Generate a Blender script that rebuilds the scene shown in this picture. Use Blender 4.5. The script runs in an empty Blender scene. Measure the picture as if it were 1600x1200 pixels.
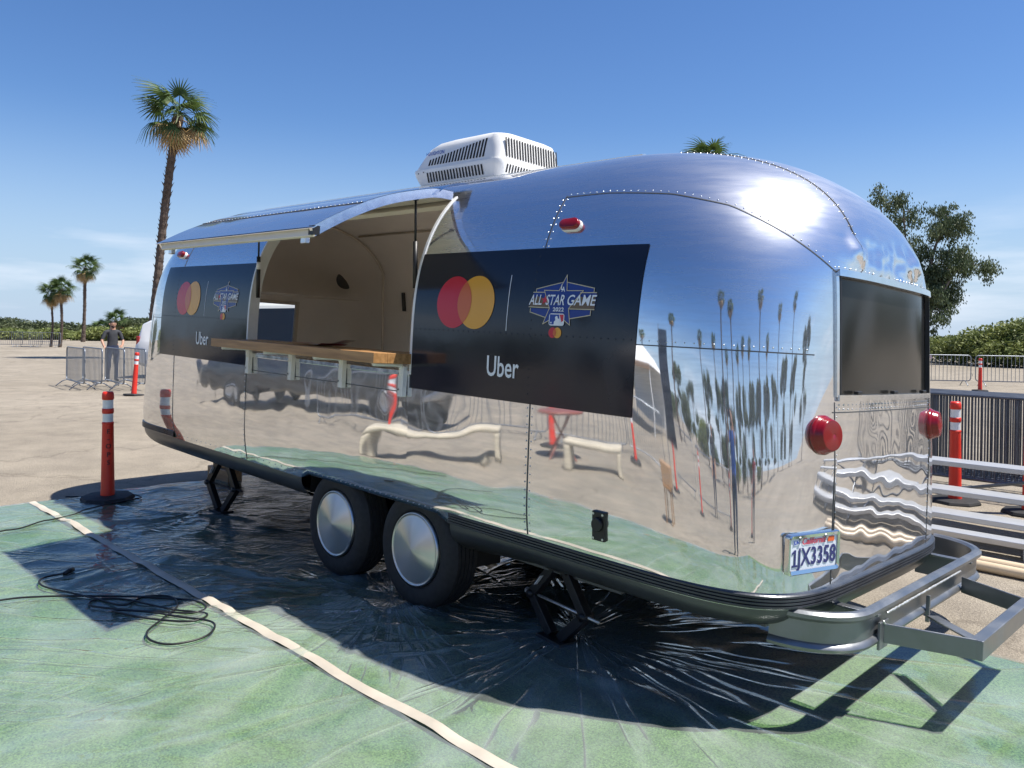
import bpy, bmesh, math, random
import numpy as np
from mathutils import Vector, Matrix, noise
random.seed(11)
R = math.radians
scene = bpy.context.scene
col = scene.collection

# ------------------------------------------------------------------ camera, sky, sun, exposure
cam_data = bpy.data.cameras.new('camera')
cam = bpy.data.objects.new('camera', cam_data); col.objects.link(cam)
cam_data.sensor_width = 36.0
cam_data.lens = 27.886
cam_data.shift_y = -0.05
cam_data.clip_start = 0.02
cam_data.clip_end = 3000
CAM = Vector((4.0426, -4.1047, 1.6862))
rt = Vector((0.712998, 0.701005, 0.014998)); dn = Vector((0.012675, 0.008501, -0.999884)); fw = Vector((-0.701051, 0.713105, -0.002824))
cam.matrix_world = Matrix(((rt.x, -dn.x, -fw.x, CAM.x), (rt.y, -dn.y, -fw.y, CAM.y), (rt.z, -dn.z, -fw.z, CAM.z), (0, 0, 0, 1)))
scene.camera = cam

SUN = Vector((0.352, 0.287, 0.892)).normalized()
SUN_EL = math.asin(SUN.z); SUN_ROT = math.atan2(SUN.x, SUN.y)
world = bpy.data.worlds.new('World'); scene.world = world; world.use_nodes = True
wn = world.node_tree.nodes; wl = world.node_tree.links
bg = wn['Background']
sky = wn.new('ShaderNodeTexSky'); sky.sky_type = 'NISHITA'; sky.sun_disc = False
sky.sun_elevation = SUN_EL; sky.sun_rotation = SUN_ROT; sky.altitude = 150; sky.air_density = 1.0; sky.dust_density = 0.35; sky.ozone_density = 4.0
tc = wn.new('ShaderNodeTexCoord'); mp = wn.new('ShaderNodeMapping'); mp.inputs['Scale'].default_value = (1.3, 1.3, 9.0)
cn = wn.new('ShaderNodeTexNoise'); cn.inputs['Scale'].default_value = 2.1; cn.inputs['Detail'].default_value = 7; cn.inputs['Roughness'].default_value = 0.55
cr = wn.new('ShaderNodeValToRGB'); cr.color_ramp.elements[0].position = 0.49; cr.color_ramp.elements[1].position = 0.76
sx = wn.new('ShaderNodeSeparateXYZ')
zr = wn.new('ShaderNodeValToRGB')      # thin clouds only low over the horizon
e = zr.color_ramp.elements; e[0].position = 0.0; e[0].color = (0.5, 0.5, 0.5, 1); e[1].position = 0.17; e[1].color = (0, 0, 0, 1)
k = e.new(0.06); k.color = (1, 1, 1, 1); k = e.new(0.115); k.color = (0.45, 0.45, 0.45, 1)
mu = wn.new('ShaderNodeMath'); mu.operation = 'MULTIPLY'
m2 = wn.new('ShaderNodeMath'); m2.operation = 'MULTIPLY'; m2.inputs[1].default_value = 0.95
mx = wn.new('ShaderNodeMix'); mx.data_type = 'RGBA'; mx.inputs['B'].default_value = (6.3, 6.6, 7.2, 1)
wl.new(tc.outputs['Generated'], mp.inputs['Vector']); wl.new(mp.outputs['Vector'], cn.inputs['Vector']); wl.new(cn.outputs['Fac'], cr.inputs['Fac'])
wl.new(tc.outputs['Generated'], sx.inputs['Vector']); wl.new(sx.outputs['Z'], zr.inputs['Fac'])
wl.new(cr.outputs['Color'], mu.inputs[0]); wl.new(zr.outputs['Color'], mu.inputs[1]); wl.new(mu.outputs[0], m2.inputs[0])
wl.new(m2.outputs[0], mx.inputs['Factor']); hs = wn.new('ShaderNodeHueSaturation'); hs.inputs['Saturation'].default_value = 1.2; hs.inputs['Hue'].default_value = .508; hs.inputs['Value'].default_value = .86; wl.new(sky.outputs['Color'], hs.inputs['Color'])
hz = wn.new('ShaderNodeValToRGB'); hz.color_ramp.elements[0].position = 0.0; hz.color_ramp.elements[0].color = (.85, .85, .85, 1); hz.color_ramp.elements[1].position = .26; hz.color_ramp.elements[1].color = (0, 0, 0, 1); hz.color_ramp.interpolation = 'EASE'
hm = wn.new('ShaderNodeMix'); hm.data_type = 'RGBA'; hm.inputs['B'].default_value = (2.9, 3.85, 5.2, 1); wl.new(sx.outputs['Z'], hz.inputs['Fac']); wl.new(hz.outputs['Color'], hm.inputs['Factor']); wl.new(hs.outputs['Color'], hm.inputs['A']); wl.new(hm.outputs['Result'], mx.inputs['A']); wl.new(mx.outputs['Result'], bg.inputs['Color'])
bg.inputs['Strength'].default_value = 0.105

sd = bpy.data.lights.new('sun', 'SUN'); sun = bpy.data.objects.new('sun', sd); col.objects.link(sun)
sd.energy = 5.0; sd.angle = R(0.55); sd.color = (1.0, 0.955, 0.88)
sun.rotation_euler = SUN.to_track_quat('Z', 'Y').to_euler()
sun.location = (20, 16, 50)
scene.cycles.diffuse_bounces = 6; scene.cycles.max_bounces = 14; scene.cycles.transparent_max_bounces = 12; scene.cycles.sample_clamp_indirect = 8
vs = scene.view_settings
vs.view_transform = 'Standard'; vs.look = 'None'; vs.exposure = 0.66; vs.gamma = 1.0; vs.use_curve_mapping = False

# ------------------------------------------------------------------ helpers
def new_mat(name):
    m = bpy.data.materials.new(name); m.use_nodes = True
    return m, m.node_tree.nodes, m.node_tree.links, m.node_tree.nodes['Principled BSDF']
def mat(name, c, rough=0.5, metal=0.0, var=0.0, scale=8.0, bump=0.0, bscale=None, coat=0.0, detail=5.0, rvar=0.0, spec=None, emit=None):
    m, n, l, b = new_mat(name)
    b.inputs['Base Color'].default_value = (*c, 1); b.inputs['Roughness'].default_value = rough; b.inputs['Metallic'].default_value = metal
    b.inputs['Coat Weight'].default_value = coat
    if spec is not None: b.inputs['Specular IOR Level'].default_value = spec
    t = None
    if var or bump or rvar:
        t = n.new('ShaderNodeTexCoord')
    if var or rvar:
        q = n.new('ShaderNodeTexNoise'); q.inputs['Scale'].default_value = scale; q.inputs['Detail'].default_value = detail
        l.new(t.outputs['Object'], q.inputs['Vector'])
        if var:
            r = n.new('ShaderNodeValToRGB'); r.color_ramp.elements[0].position = .3; r.color_ramp.elements[1].position = .7
            r.color_ramp.elements[0].color = (*[max(0, x * (1 - var)) for x in c], 1); r.color_ramp.elements[1].color = (*[min(1, x * (1 + var)) for x in c], 1)
            l.new(q.outputs['Fac'], r.inputs['Fac']); l.new(r.outputs['Color'], b.inputs['Base Color'])
        if rvar:
            mr = n.new('ShaderNodeMapRange'); mr.inputs['From Min'].default_value = .3; mr.inputs['From Max'].default_value = .7
            mr.inputs['To Min'].default_value = max(0, rough - rvar); mr.inputs['To Max'].default_value = rough + rvar
            l.new(q.outputs['Fac'], mr.inputs['Value']); l.new(mr.outputs['Result'], b.inputs['Roughness'])
    if bump:
        q = n.new('ShaderNodeTexNoise'); q.inputs['Scale'].default_value = bscale or scale * 3; q.inputs['Detail'].default_value = 4
        bp = n.new('ShaderNodeBump'); bp.inputs['Strength'].default_value = 1; bp.inputs['Distance'].default_value = bump
        l.new(t.outputs['Object'], q.inputs['Vector']); l.new(q.outputs['Fac'], bp.inputs['Height']); l.new(bp.outputs['Normal'], b.inputs['Normal'])
    return m
def obj(name, verts, faces, m, parent=None, smooth=False, bevel=0.0):
    me = bpy.data.meshes.new(name); me.from_pydata([tuple(map(float, v)) for v in verts], [], [tuple(map(int, f_)) for f_ in faces])
    if m is not None: me.materials.append(m)
    if smooth: me.shade_smooth()
    o = bpy.data.objects.new(name, me); col.objects.link(o); o.parent = parent
    if bevel:
        b = o.modifiers.new('bevel', 'BEVEL'); b.width = bevel; b.segments = 2; b.limit_method = 'ANGLE'; b.angle_limit = R(35)
    return o
def tag(o, label=None, cat=None, group=None, kind=None):
    if label: o['label'] = label
    if cat: o['category'] = cat
    if group: o['group'] = group
    if kind: o['kind'] = kind
    return o
def empty(name, loc=(0, 0, 0), rz=0.0):
    o = bpy.data.objects.new(name, None); col.objects.link(o); o.location = loc; o.rotation_euler = (0, 0, rz); o.empty_display_size = .2
    return o
def kids(o): return [c for c in bpy.data.objects if c.parent == o]
def copy_tree(o, parent=None):
    c = o.copy(); col.objects.link(c); c.parent = parent
    for ch in kids(o): copy_tree(ch, c)
    return c
class MB:
    def __init__(s): s.v = []; s.f = []
    def add(s, v, f):
        k = len(s.v); s.v += [tuple(map(float, p)) for p in v]; s.f += [tuple(int(i) + k for i in q) for q in f]; return s
    def box(s, c, d, M=None):
        x, y, z = [h / 2 for h in d]
        v = [Vector((i * x, j * y, k * z)) for i in (-1, 1) for j in (-1, 1) for k in (-1, 1)]
        if M is not None: v = [M @ p for p in v]
        c = Vector(c); return s.add([p + c for p in v], [(0, 1, 3, 2), (4, 6, 7, 5), (0, 4, 5, 1), (2, 3, 7, 6), (0, 2, 6, 4), (1, 5, 7, 3)])
    def tube(s, pts, r, n=8, cap=True, closed=False):
        pts = [Vector(p) for p in pts]; rs = r if hasattr(r, '__len__') else [r] * len(pts); rings = []
        up = None; N = len(pts)
        for i, p in enumerate(pts):
            if closed: d = pts[(i + 1) % N] - pts[i - 1]
            else: d = pts[min(i + 1, N - 1)] - pts[max(i - 1, 0)]
            d.normalize()
            if up is None:
                up = Vector((0, 0, 1)) if abs(d.z) < .9 else Vector((1, 0, 0))
            a = up - d * up.dot(d)
            if a.length < 1e-4: a = d.orthogonal()
            a.normalize(); b = d.cross(a); up = a
            rings.append([p + (a * math.cos(2 * math.pi * k / n) + b * math.sin(2 * math.pi * k / n)) * rs[i] for k in range(n)])
        v = [q for g in rings for q in g]; f = []
        for i in range(N if closed else N - 1):
            j = (i + 1) % N
            for k in range(n): f.append((i * n + k, i * n + (k + 1) % n, j * n + (k + 1) % n, j * n + k))
        if cap and not closed: f += [tuple(range(n))[::-1], tuple((N - 1) * n + k for k in range(n))]
        return s.add(v, f)
    def lathe(s, prof, n=32, M=None, closed=False):   # prof: (radius, height) about z
        v = []; f = []
        for r, h in prof:
            for k in range(n):
                p = Vector((r * math.cos(2 * math.pi * k / n), r * math.sin(2 * math.pi * k / n), h)); v.append(M @ p if M is not None else p)
        m = len(prof)
        for i in range(m if closed else m - 1):
            j = (i + 1) % m
            for k in range(n): f.append((i * n + k, i * n + (k + 1) % n, j * n + (k + 1) % n, j * n + k))
        if not closed: f += [tuple(range(n))[::-1], tuple((m - 1) * n + k for k in range(n))]
        return s.add(v, f)
    def prism(s, poly, h0, h1, M=None):   # polygon (x, y) extruded from z=h0 to h1
        n = len(poly); v = [Vector((x, y, h0)) for x, y in poly] + [Vector((x, y, h1)) for x, y in poly]
        if M is not None: v = [M @ p for p in v]
        return s.add(v, [tuple(range(n))[::-1], tuple(range(n, 2 * n))] + [(i, (i + 1) % n, n + (i + 1) % n, n + i) for i in range(n)])
    def build(s, name, m, parent=None, smooth=False, bevel=0.0): return obj(name, s.v, s.f, m, parent, smooth, bevel)
def smooth_angle(o, a=40):
    try: o.data.shade_smooth(); o.data.set_sharp_from_angle(angle=R(a))
    except Exception: pass
    return o
def bez(pts, n=12):   # Catmull-Rom through points
    P = [Vector(p) for p in pts]; out = []
    for i in range(len(P) - 1):
        p0, p1, p2, p3 = P[max(i - 1, 0)], P[i], P[i + 1], P[min(i + 2, len(P) - 1)]
        for k in range(n):
            t = k / n; out.append(.5 * ((2 * p1) + (p2 - p0) * t + (2 * p0 - 5 * p1 + 4 * p2 - p3) * t * t + (3 * p1 - p0 - 3 * p2 + p3) * t ** 3))
    out.append(P[-1]); return out
def text2d(s, size=1.0, off=0.0, shear=0.0, sx=1.0):
    cu = bpy.data.curves.new('letters', 'FONT'); cu.body = s; cu.size = size; cu.align_x = 'CENTER'; cu.align_y = 'CENTER'; cu.resolution_u = 3; cu.offset = off; cu.shear = shear
    o = bpy.data.objects.new('letters', cu); col.objects.link(o)
    dg = bpy.context.evaluated_depsgraph_get(); me = bpy.data.meshes.new_from_object(o.evaluated_get(dg))
    v = [(p.co.x * sx, p.co.y) for p in me.vertices]; f = [tuple(p.vertices) for p in me.polygons]
    bpy.data.objects.remove(o); bpy.data.curves.remove(cu); bpy.data.meshes.remove(me)
    return v, f

# ------------------------------------------------------------------ materials
def wavy_alu(name, rough=0.032, c=(0.85, 0.855, 0.87)):
    m, n, l, b = new_mat(name)
    b.inputs['Metallic'].default_value = 1; b.inputs['Base Color'].default_value = (*c, 1)
    t = n.new('ShaderNodeTexCoord')
    q = n.new('ShaderNodeTexNoise'); q.inputs['Scale'].default_value = 5; q.inputs['Detail'].default_value = 6
    l.new(t.outputs['Object'], q.inputs['Vector'])
    mr = n.new('ShaderNodeMapRange'); mr.inputs['From Min'].default_value = .3; mr.inputs['From Max'].default_value = .75
    mr.inputs['To Min'].default_value = rough * .6; mr.inputs['To Max'].default_value = rough * 1.6
    l.new(q.outputs['Fac'], mr.inputs['Value']); l.new(mr.outputs['Result'], b.inputs['Roughness'])
    # smudges and faint scuffs
    mp = n.new('ShaderNodeMapping'); mp.inputs['Scale'].default_value = (3, 3, 22); mp.inputs['Rotation'].default_value = (.2, .3, 0)
    s = n.new('ShaderNodeTexNoise'); s.inputs['Scale'].default_value = 1.6; s.inputs['Detail'].default_value = 4; s.inputs['Roughness'].default_value = .55
    l.new(t.outputs['Object'], mp.inputs['Vector']); l.new(mp.outputs['Vector'], s.inputs['Vector'])
    r = n.new('ShaderNodeValToRGB'); r.color_ramp.elements[0].position = .35; r.color_ramp.elements[1].position = .7
    r.color_ramp.elements[0].color = (c[0] * .90, c[1] * .905, c[2] * .91, 1); r.color_ramp.elements[1].color = (*c, 1)
    l.new(s.outputs['Fac'], r.inputs['Fac']); l.new(r.outputs['Color'], b.inputs['Base Color'])
    w = n.new('ShaderNodeTexNoise'); w.inputs['Scale'].default_value = 3.6; w.inputs['Detail'].default_value = 1.0
    l.new(t.outputs['Object'], w.inputs['Vector'])
    bp = n.new('ShaderNodeBump'); bp.inputs['Strength'].default_value = 1; bp.inputs['Distance'].default_value = .0010
    l.new(w.outputs['Fac'], bp.inputs['Height']); l.new(bp.outputs['Normal'], b.inputs['Normal'])
    g = n.new('ShaderNodeBsdfAnisotropic'); g.inputs['Roughness'].default_value = .42; g.inputs['Anisotropy'].default_value = .0; g.inputs['Color'].default_value = (c[0] * .92, c[1] * .92, c[2] * .92, 1); l.new(bp.outputs['Normal'], g.inputs['Normal'])
    x = n.new('ShaderNodeMixShader'); hzr = n.new('ShaderNodeMapRange'); hzr.inputs['From Min'].default_value = .35; hzr.inputs['From Max'].default_value = .70; hzr.inputs['To Min'].default_value = .24; hzr.inputs['To Max'].default_value = .10; l.new(s.outputs['Fac'], hzr.inputs['Value'])
    sp = n.new('ShaderNodeSeparateXYZ'); l.new(t.outputs['Object'], sp.inputs[0]); wz = n.new('ShaderNodeMapRange'); wz.inputs['From Min'].default_value = 1.75; wz.inputs['From Max'].default_value = 2.45; wz.inputs['To Max'].default_value = .10; l.new(sp.outputs[2], wz.inputs['Value'])   # the roof skin is weathered duller than the polished sides
    ad = n.new('ShaderNodeMath'); ad.operation = 'ADD'; l.new(hzr.outputs[0], ad.inputs[0]); l.new(wz.outputs[0], ad.inputs[1]); l.new(ad.outputs[0], x.inputs[0])
    l.new(b.outputs[0], x.inputs[1]); l.new(g.outputs[0], x.inputs[2]); l.new(x.outputs[0], n['Material Output'].inputs[0])
    return m
ALU = wavy_alu('polished_aluminium')
ALU_DULL = mat('brushed_aluminium', (.72, .73, .74), .32, 1, var=.08, scale=14)
ALU_EDGE = mat('aluminium_trim', (.80, .81, .82), .18, 1, var=.06, scale=20, rvar=.06)
SEAM = mat('seam_metal', (.10, .105, .11), .5, .6)
RIVET = mat('rivet_metal', (.55, .56, .58), .32, 1)
RUB = mat('grey_rub_rail', (.055, .06, .07), .34, .35, var=.2, scale=10, rvar=.08)
BELLY = mat('belly_pan', (.095, .10, .11), .36, .7, var=.15, scale=3, rvar=.08)
STEEL = mat('silver_painted_steel', (.23, .24, .25), .38, .8, var=.10, scale=7, rvar=.08, bump=.0004, bscale=40)
WELD = mat('bare_steel_weld', (.62, .62, .60), .42, .8, var=.3, scale=60, bump=.002, bscale=90)
BLACK = mat('black_plastic', (.012, .012, .013), .45, 0, bump=.0003, bscale=120)
BLACKM = mat('black_painted_metal', (.014, .014, .016), .38, .2, var=.4, scale=20)
RUBBER = mat('tyre_rubber', (.016, .016, .017), .72, 0, var=.3, scale=30, bump=.0006, bscale=80)
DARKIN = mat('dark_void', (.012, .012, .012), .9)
CREAM = mat('cream_interior_panel', (.80, .745, .665), .55, 0, var=.04, scale=3)
CREAM_D = mat('tan_trim', (.60, .53, .43), .6, 0, var=.06, scale=6)
WHITEP = mat('white_plastic', (.80, .79, .75), .35, 0, var=.05, scale=6, bump=.0003, bscale=60)
WHITEM = mat('white_painted_trim', (.74, .74, .72), .3, .1, var=.06, scale=10)
VINYL = mat('navy_black_vinyl', (.009, .012, .024), .13, 0, var=.12, scale=2.5, rvar=.05, bump=.0006, bscale=6)
V_RED = mat('vinyl_red', (.56, .012, .035), .25); V_YEL = mat('vinyl_amber', (.78, .36, .035), .25); V_ORG = mat('vinyl_orange_overlap', (.62, .13, .035), .25)
V_WHT = mat('vinyl_white', (.82, .83, .85), .3); V_BLU = mat('vinyl_blue', (.012, .035, .22), .25); V_GOLD = mat('vinyl_gold_line', (.62, .52, .33), .3)
V_BROWN = mat('vinyl_brown', (.16, .10, .05), .3); V_MLBR = mat('vinyl_bright_red', (.6, .02, .04), .25); V_MLBB = mat('vinyl_bright_blue', (.01, .05, .30), .25)
RED_LENS, n_, l_, b_ = new_mat('red_lens')
b_.inputs['Base Color'].default_value = (.22, .002, .005, 1); b_.inputs['Roughness'].default_value = .2; b_.inputs['Coat Weight'].default_value = .25; b_.inputs['Coat Roughness'].default_value = .05
DARKGLASS, n_, l_, b_ = new_mat('dark_glass')
b_.inputs['Base Color'].default_value = (.017, .017, .016, 1); b_.inputs['Roughness'].default_value = .16; b_.inputs['Specular IOR Level'].default_value = .28
GLASS, n_, l_, b_ = new_mat('window_glass')
for q in list(n_):
    if q.type != 'OUTPUT_MATERIAL': n_.remove(q)
tr = n_.new('ShaderNodeBsdfTransparent'); tr.inputs['Color'].default_value = (.78, .80, .78, 1); gl = n_.new('ShaderNodeBsdfGlossy'); gl.inputs['Roughness'].default_value = .01
fr = n_.new('ShaderNodeFresnel'); fr.inputs['IOR'].default_value = 1.5; mxs = n_.new('ShaderNodeMixShader')
l_.new(fr.outputs[0], mxs.inputs[0]); l_.new(tr.outputs[0], mxs.inputs[1]); l_.new(gl.outputs[0], mxs.inputs[2]); l_.new(mxs.outputs[0], n_['Material Output'].inputs[0])

def asphalt():
    m, n, l, b = new_mat('worn_pale_asphalt'); b.inputs['Roughness'].default_value = .88; b.inputs['Specular IOR Level'].default_value = .25
    t = n.new('ShaderNodeTexCoord')
    def noi(s, d=5, r=.55):
        q = n.new('ShaderNodeTexNoise'); q.inputs['Scale'].default_value = s; q.inputs['Detail'].default_value = d; q.inputs['Roughness'].default_value = r; l.new(t.outputs['Object'], q.inputs['Vector']); return q
    def ramp(src, p0, c0, p1, c1):
        r = n.new('ShaderNodeValToRGB'); r.color_ramp.elements[0].position = p0; r.color_ramp.elements[0].color = (*c0, 1); r.color_ramp.elements[1].position = p1; r.color_ramp.elements[1].color = (*c1, 1); l.new(src, r.inputs['Fac']); return r
    def mix(a, b_, fac, mode='MULTIPLY'):
        x = n.new('ShaderNodeMix'); x.data_type = 'RGBA'; x.blend_type = mode
        if hasattr(fac, 'links'): l.new(fac, x.inputs['Factor'])
        else: x.inputs['Factor'].default_value = fac
        l.new(a, x.inputs['A']); l.new(b_, x.inputs['B']); return x.outputs['Result']
    big = ramp(noi(.16, 6).outputs['Fac'], .3, (.335, .295, .235), .7, (.45, .40, .325))
    mid = ramp(noi(1.7, 7, .65).outputs['Fac'], .32, (.74, .74, .75), .62, (1, 1, 1))
    sp = ramp(noi(75, 3, .7).outputs['Fac'], .38, (.55, .54, .53), .60, (1, 1, 1))
    v = n.new('ShaderNodeTexVoronoi'); v.inputs['Scale'].default_value = 130; l.new(t.outputs['Object'], v.inputs['Vector'])
    gr = ramp(v.outputs['Color'], .1, (.72, .70, .68), .9, (1.12, 1.1, 1.06))
    c = mix(big.outputs['Color'], mid.outputs['Color'], 1); c = mix(c, sp.outputs['Color'], .8); c = mix(c, gr.outputs['Color'], .8)
    # cracks
    wv = n.new('ShaderNodeTexNoise'); wv.inputs['Scale'].default_value = 1.3; wv.inputs['Detail'].default_value = 5; l.new(t.outputs['Object'], wv.inputs['Vector'])
    va = n.new('ShaderNodeVectorMath'); va.operation = 'MULTIPLY_ADD'; va.inputs[1].default_value = (.9, .9, .9); l.new(wv.outputs['Color'], va.inputs[0]); l.new(t.outputs['Object'], va.inputs[2])
    ck = n.new('ShaderNodeTexVoronoi'); ck.feature = 'DISTANCE_TO_EDGE'; ck.inputs['Scale'].default_value = .22; l.new(va.outputs[0], ck.inputs['Vector'])
    cr_ = ramp(ck.outputs['Distance'], .0, (.33, .31, .29), .006, (1, 1, 1)); c = mix(c, cr_.outputs['Color'], .38)
    st = ramp(noi(.55, 3).outputs['Fac'], .62, (1, 1, 1), .74, (.72, .70, .68)); c = mix(c, st.outputs['Color'], .8)
    l.new(c, b.inputs['Base Color'])
    bp = n.new('ShaderNodeBump'); bp.inputs['Distance'].default_value = .006; bp.inputs['Strength'].default_value = .9; l.new(v.outputs['Distance'], bp.inputs['Height']); l.new(bp.outputs['Normal'], b.inputs['Normal'])
    return m
ASPHALT = asphalt()
def turf_mat():
    m, n, l, b = new_mat('artificial_turf'); b.inputs['Roughness'].default_value = .8
    t = n.new('ShaderNodeTexCoord'); q = n.new('ShaderNodeTexNoise'); q.inputs['Scale'].default_value = 125; q.inputs['Detail'].default_value = 4; l.new(t.outputs['Object'], q.inputs['Vector'])
    r = n.new('ShaderNodeValToRGB'); r.color_ramp.elements[0].position = .33; r.color_ramp.elements[0].color = (.03, .085, .035, 1); r.color_ramp.elements[1].position = .66; r.color_ramp.elements[1].color = (.17, .285, .115, 1); l.new(q.outputs['Fac'], r.inputs['Fac'])
    p = n.new('ShaderNodeTexNoise'); p.inputs['Scale'].default_value = 2.3; p.inputs['Detail'].default_value = 4; l.new(t.outputs['Object'], p.inputs['Vector'])
    r2 = n.new('ShaderNodeValToRGB'); r2.color_ramp.elements[0].position = .35; r2.color_ramp.elements[0].color = (.75, .82, .8, 1); r2.color_ramp.elements[1].position = .65; r2.color_ramp.elements[1].color = (1.1, 1.08, .95, 1); l.new(p.outputs['Fac'], r2.inputs['Fac'])
    x = n.new('ShaderNodeMix'); x.data_type = 'RGBA'; x.blend_type = 'MULTIPLY'; x.inputs['Factor'].default_value = 1; l.new(r.outputs['Color'], x.inputs['A']); l.new(r2.outputs['Color'], x.inputs['B']); l.new(x.outputs['Result'], b.inputs['Base Color'])
    bp = n.new('ShaderNodeBump'); bp.inputs['Distance'].default_value = .008; l.new(q.outputs['Fac'], bp.inputs['Height']); l.new(bp.outputs['Normal'], b.inputs['Normal'])
    return m
TURF = turf_mat()
def film_mat():
    m, n, l, b = new_mat('clear_plastic_film'); n.remove(b); out = n['Material Output']
    t = n.new('ShaderNodeTexCoord'); P = t.outputs['Object']
    def math_(op, a, b_=None):
        q = n.new('ShaderNodeMath'); q.operation = op
        for k, x in ((0, a), (1, b_)):
            if x is None: continue
            if hasattr(x, 'links'): l.new(x, q.inputs[k])
            else: q.inputs[k].default_value = x
        return q.outputs[0]
    def noi(vec, sc, det=3, dist=0.0):
        q = n.new('ShaderNodeTexNoise'); q.inputs['Scale'].default_value = sc; q.inputs['Detail'].default_value = det; q.inputs['Roughness'].default_value = .55; q.inputs['Distortion'].default_value = dist; l.new(vec, q.inputs['Vector']); return q.outputs['Fac']
    def ridge(f, p): return math_('POWER', math_('SUBTRACT', 1.0, math_('ABSOLUTE', math_('SUBTRACT', math_('MULTIPLY', f, 2.0), 1.0))), p)
    def layer(ang, sx, sy, loc, p, det=2):
        a = n.new('ShaderNodeMapping'); a.inputs['Rotation'].default_value = (0, 0, -ang); a.inputs['Location'].default_value = (loc, loc * 1.7, 0); l.new(P, a.inputs['Vector'])
        c = n.new('ShaderNodeMapping'); c.inputs['Scale'].default_value = (sx, sy, 1); l.new(a.outputs[0], c.inputs['Vector']); return ridge(noi(c.outputs[0], 1.0, det), p)
    sep = n.new('ShaderNodeSeparateXYZ'); l.new(P, sep.inputs[0])
    def radial(cx, cy, Rr, k, seed):
        dx = math_('SUBTRACT', sep.outputs[0], cx); dy = math_('SUBTRACT', sep.outputs[1], cy)
        r = math_('SQRT', math_('ADD', math_('MULTIPLY', dx, dx), math_('MULTIPLY', dy, dy))); an = math_('ARCTAN2', dy, dx)
        cb = n.new('ShaderNodeCombineXYZ'); l.new(math_('MULTIPLY', an, k), cb.inputs[0]); l.new(math_('MULTIPLY', r, .55), cb.inputs[1]); cb.inputs[2].default_value = seed
        f = ridge(noi(cb.outputs[0], 1.0, 1.5), 15); w = math_('POWER', 2.718, math_('MULTIPLY', math_('MULTIPLY', r, r), -1.0 / (Rr * Rr))); return math_('MULTIPLY', f, w)
    rad = None
    for cx, cy, Rr, k, sd_ in ((.10, -1.12, 1.35, 6, 1.3), (1.23, -.70, 2.4, 5.5, 14.2)):
        q = radial(cx, cy, Rr, k, sd_); rad = q if rad is None else math_('MAXIMUM', rad, q)
    patchy = n.new('ShaderNodeMapRange'); patchy.inputs['From Min'].default_value = .42; patchy.inputs['From Max'].default_value = .62; l.new(noi(P, .7, 3), patchy.inputs['Value'])
    l1 = layer(R(97), .38, 3.2, 3.1, 34, 2); l3 = layer(R(38), .45, 3.6, 1.9, 40, 2)
    lw = n.new('ShaderNodeMapRange'); lw.inputs['From Min'].default_value = .9; lw.inputs['From Max'].default_value = -.2; l.new(sep.outputs[0], lw.inputs['Value'])
    lines = math_('MULTIPLY', math_('MAXIMUM', math_('MULTIPLY', l1, patchy.outputs[0]), math_('MULTIPLY', l3, .6)), lw.outputs[0])
    crk = noi(P, 9.0, 4, .8)
    cw = n.new('ShaderNodeMapRange'); cw.inputs['From Min'].default_value = .1; cw.inputs['From Max'].default_value = -.9; cw.inputs['To Min'].default_value = .10; cw.inputs['To Max'].default_value = .60; l.new(sep.outputs[0], cw.inputs['Value'])
    h = math_('ADD', math_('ADD', math_('MULTIPLY', lines, .6), math_('MULTIPLY', rad, .65)), math_('MULTIPLY', crk, cw.outputs[0]))
    bp = n.new('ShaderNodeBump'); bp.inputs['Distance'].default_value = .016; bp.inputs['Strength'].default_value = .9; l.new(h, bp.inputs['Height'])
    tr = n.new('ShaderNodeBsdfTransparent'); tr.inputs['Color'].default_value = (.93, .985, .955, 1)
    df = n.new('ShaderNodeBsdfDiffuse'); df.inputs['Color'].default_value = (.62, .68, .655, 1)
    gl = n.new('ShaderNodeBsdfGlossy'); gl.inputs['Roughness'].default_value = .075; l.new(bp.outputs[0], gl.inputs['Normal'])
    mr = n.new('ShaderNodeMapRange'); mr.inputs['From Min'].default_value = .34; mr.inputs['From Max'].default_value = .68; mr.inputs['To Min'].default_value = .05; mr.inputs['To Max'].default_value = .25; l.new(noi(P, 1.4, 5, 1.0), mr.inputs['Value'])
    milk = math_('MINIMUM', math_('ADD', mr.outputs[0], math_('MULTIPLY', math_('MAXIMUM', lines, rad), .16)), .6)
    fr = n.new('ShaderNodeFresnel'); fr.inputs['IOR'].default_value = 1.5; l.new(bp.outputs[0], fr.inputs['Normal'])
    m1 = n.new('ShaderNodeMixShader'); m2 = n.new('ShaderNodeMixShader')
    l.new(milk, m1.inputs[0]); l.new(tr.outputs[0], m1.inputs[1]); l.new(df.outputs[0], m1.inputs[2])
    l.new(fr.outputs[0], m2.inputs[0]); l.new(m1.outputs[0], m2.inputs[1]); l.new(gl.outputs[0], m2.inputs[2]); l.new(m2.outputs[0], out.inputs[0])
    return m
FILM = film_mat()
TAPE = mat('cream_seam_tape', (.46, .41, .335), .6, 0, var=.14, scale=5, bump=.001, bscale=25)
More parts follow.
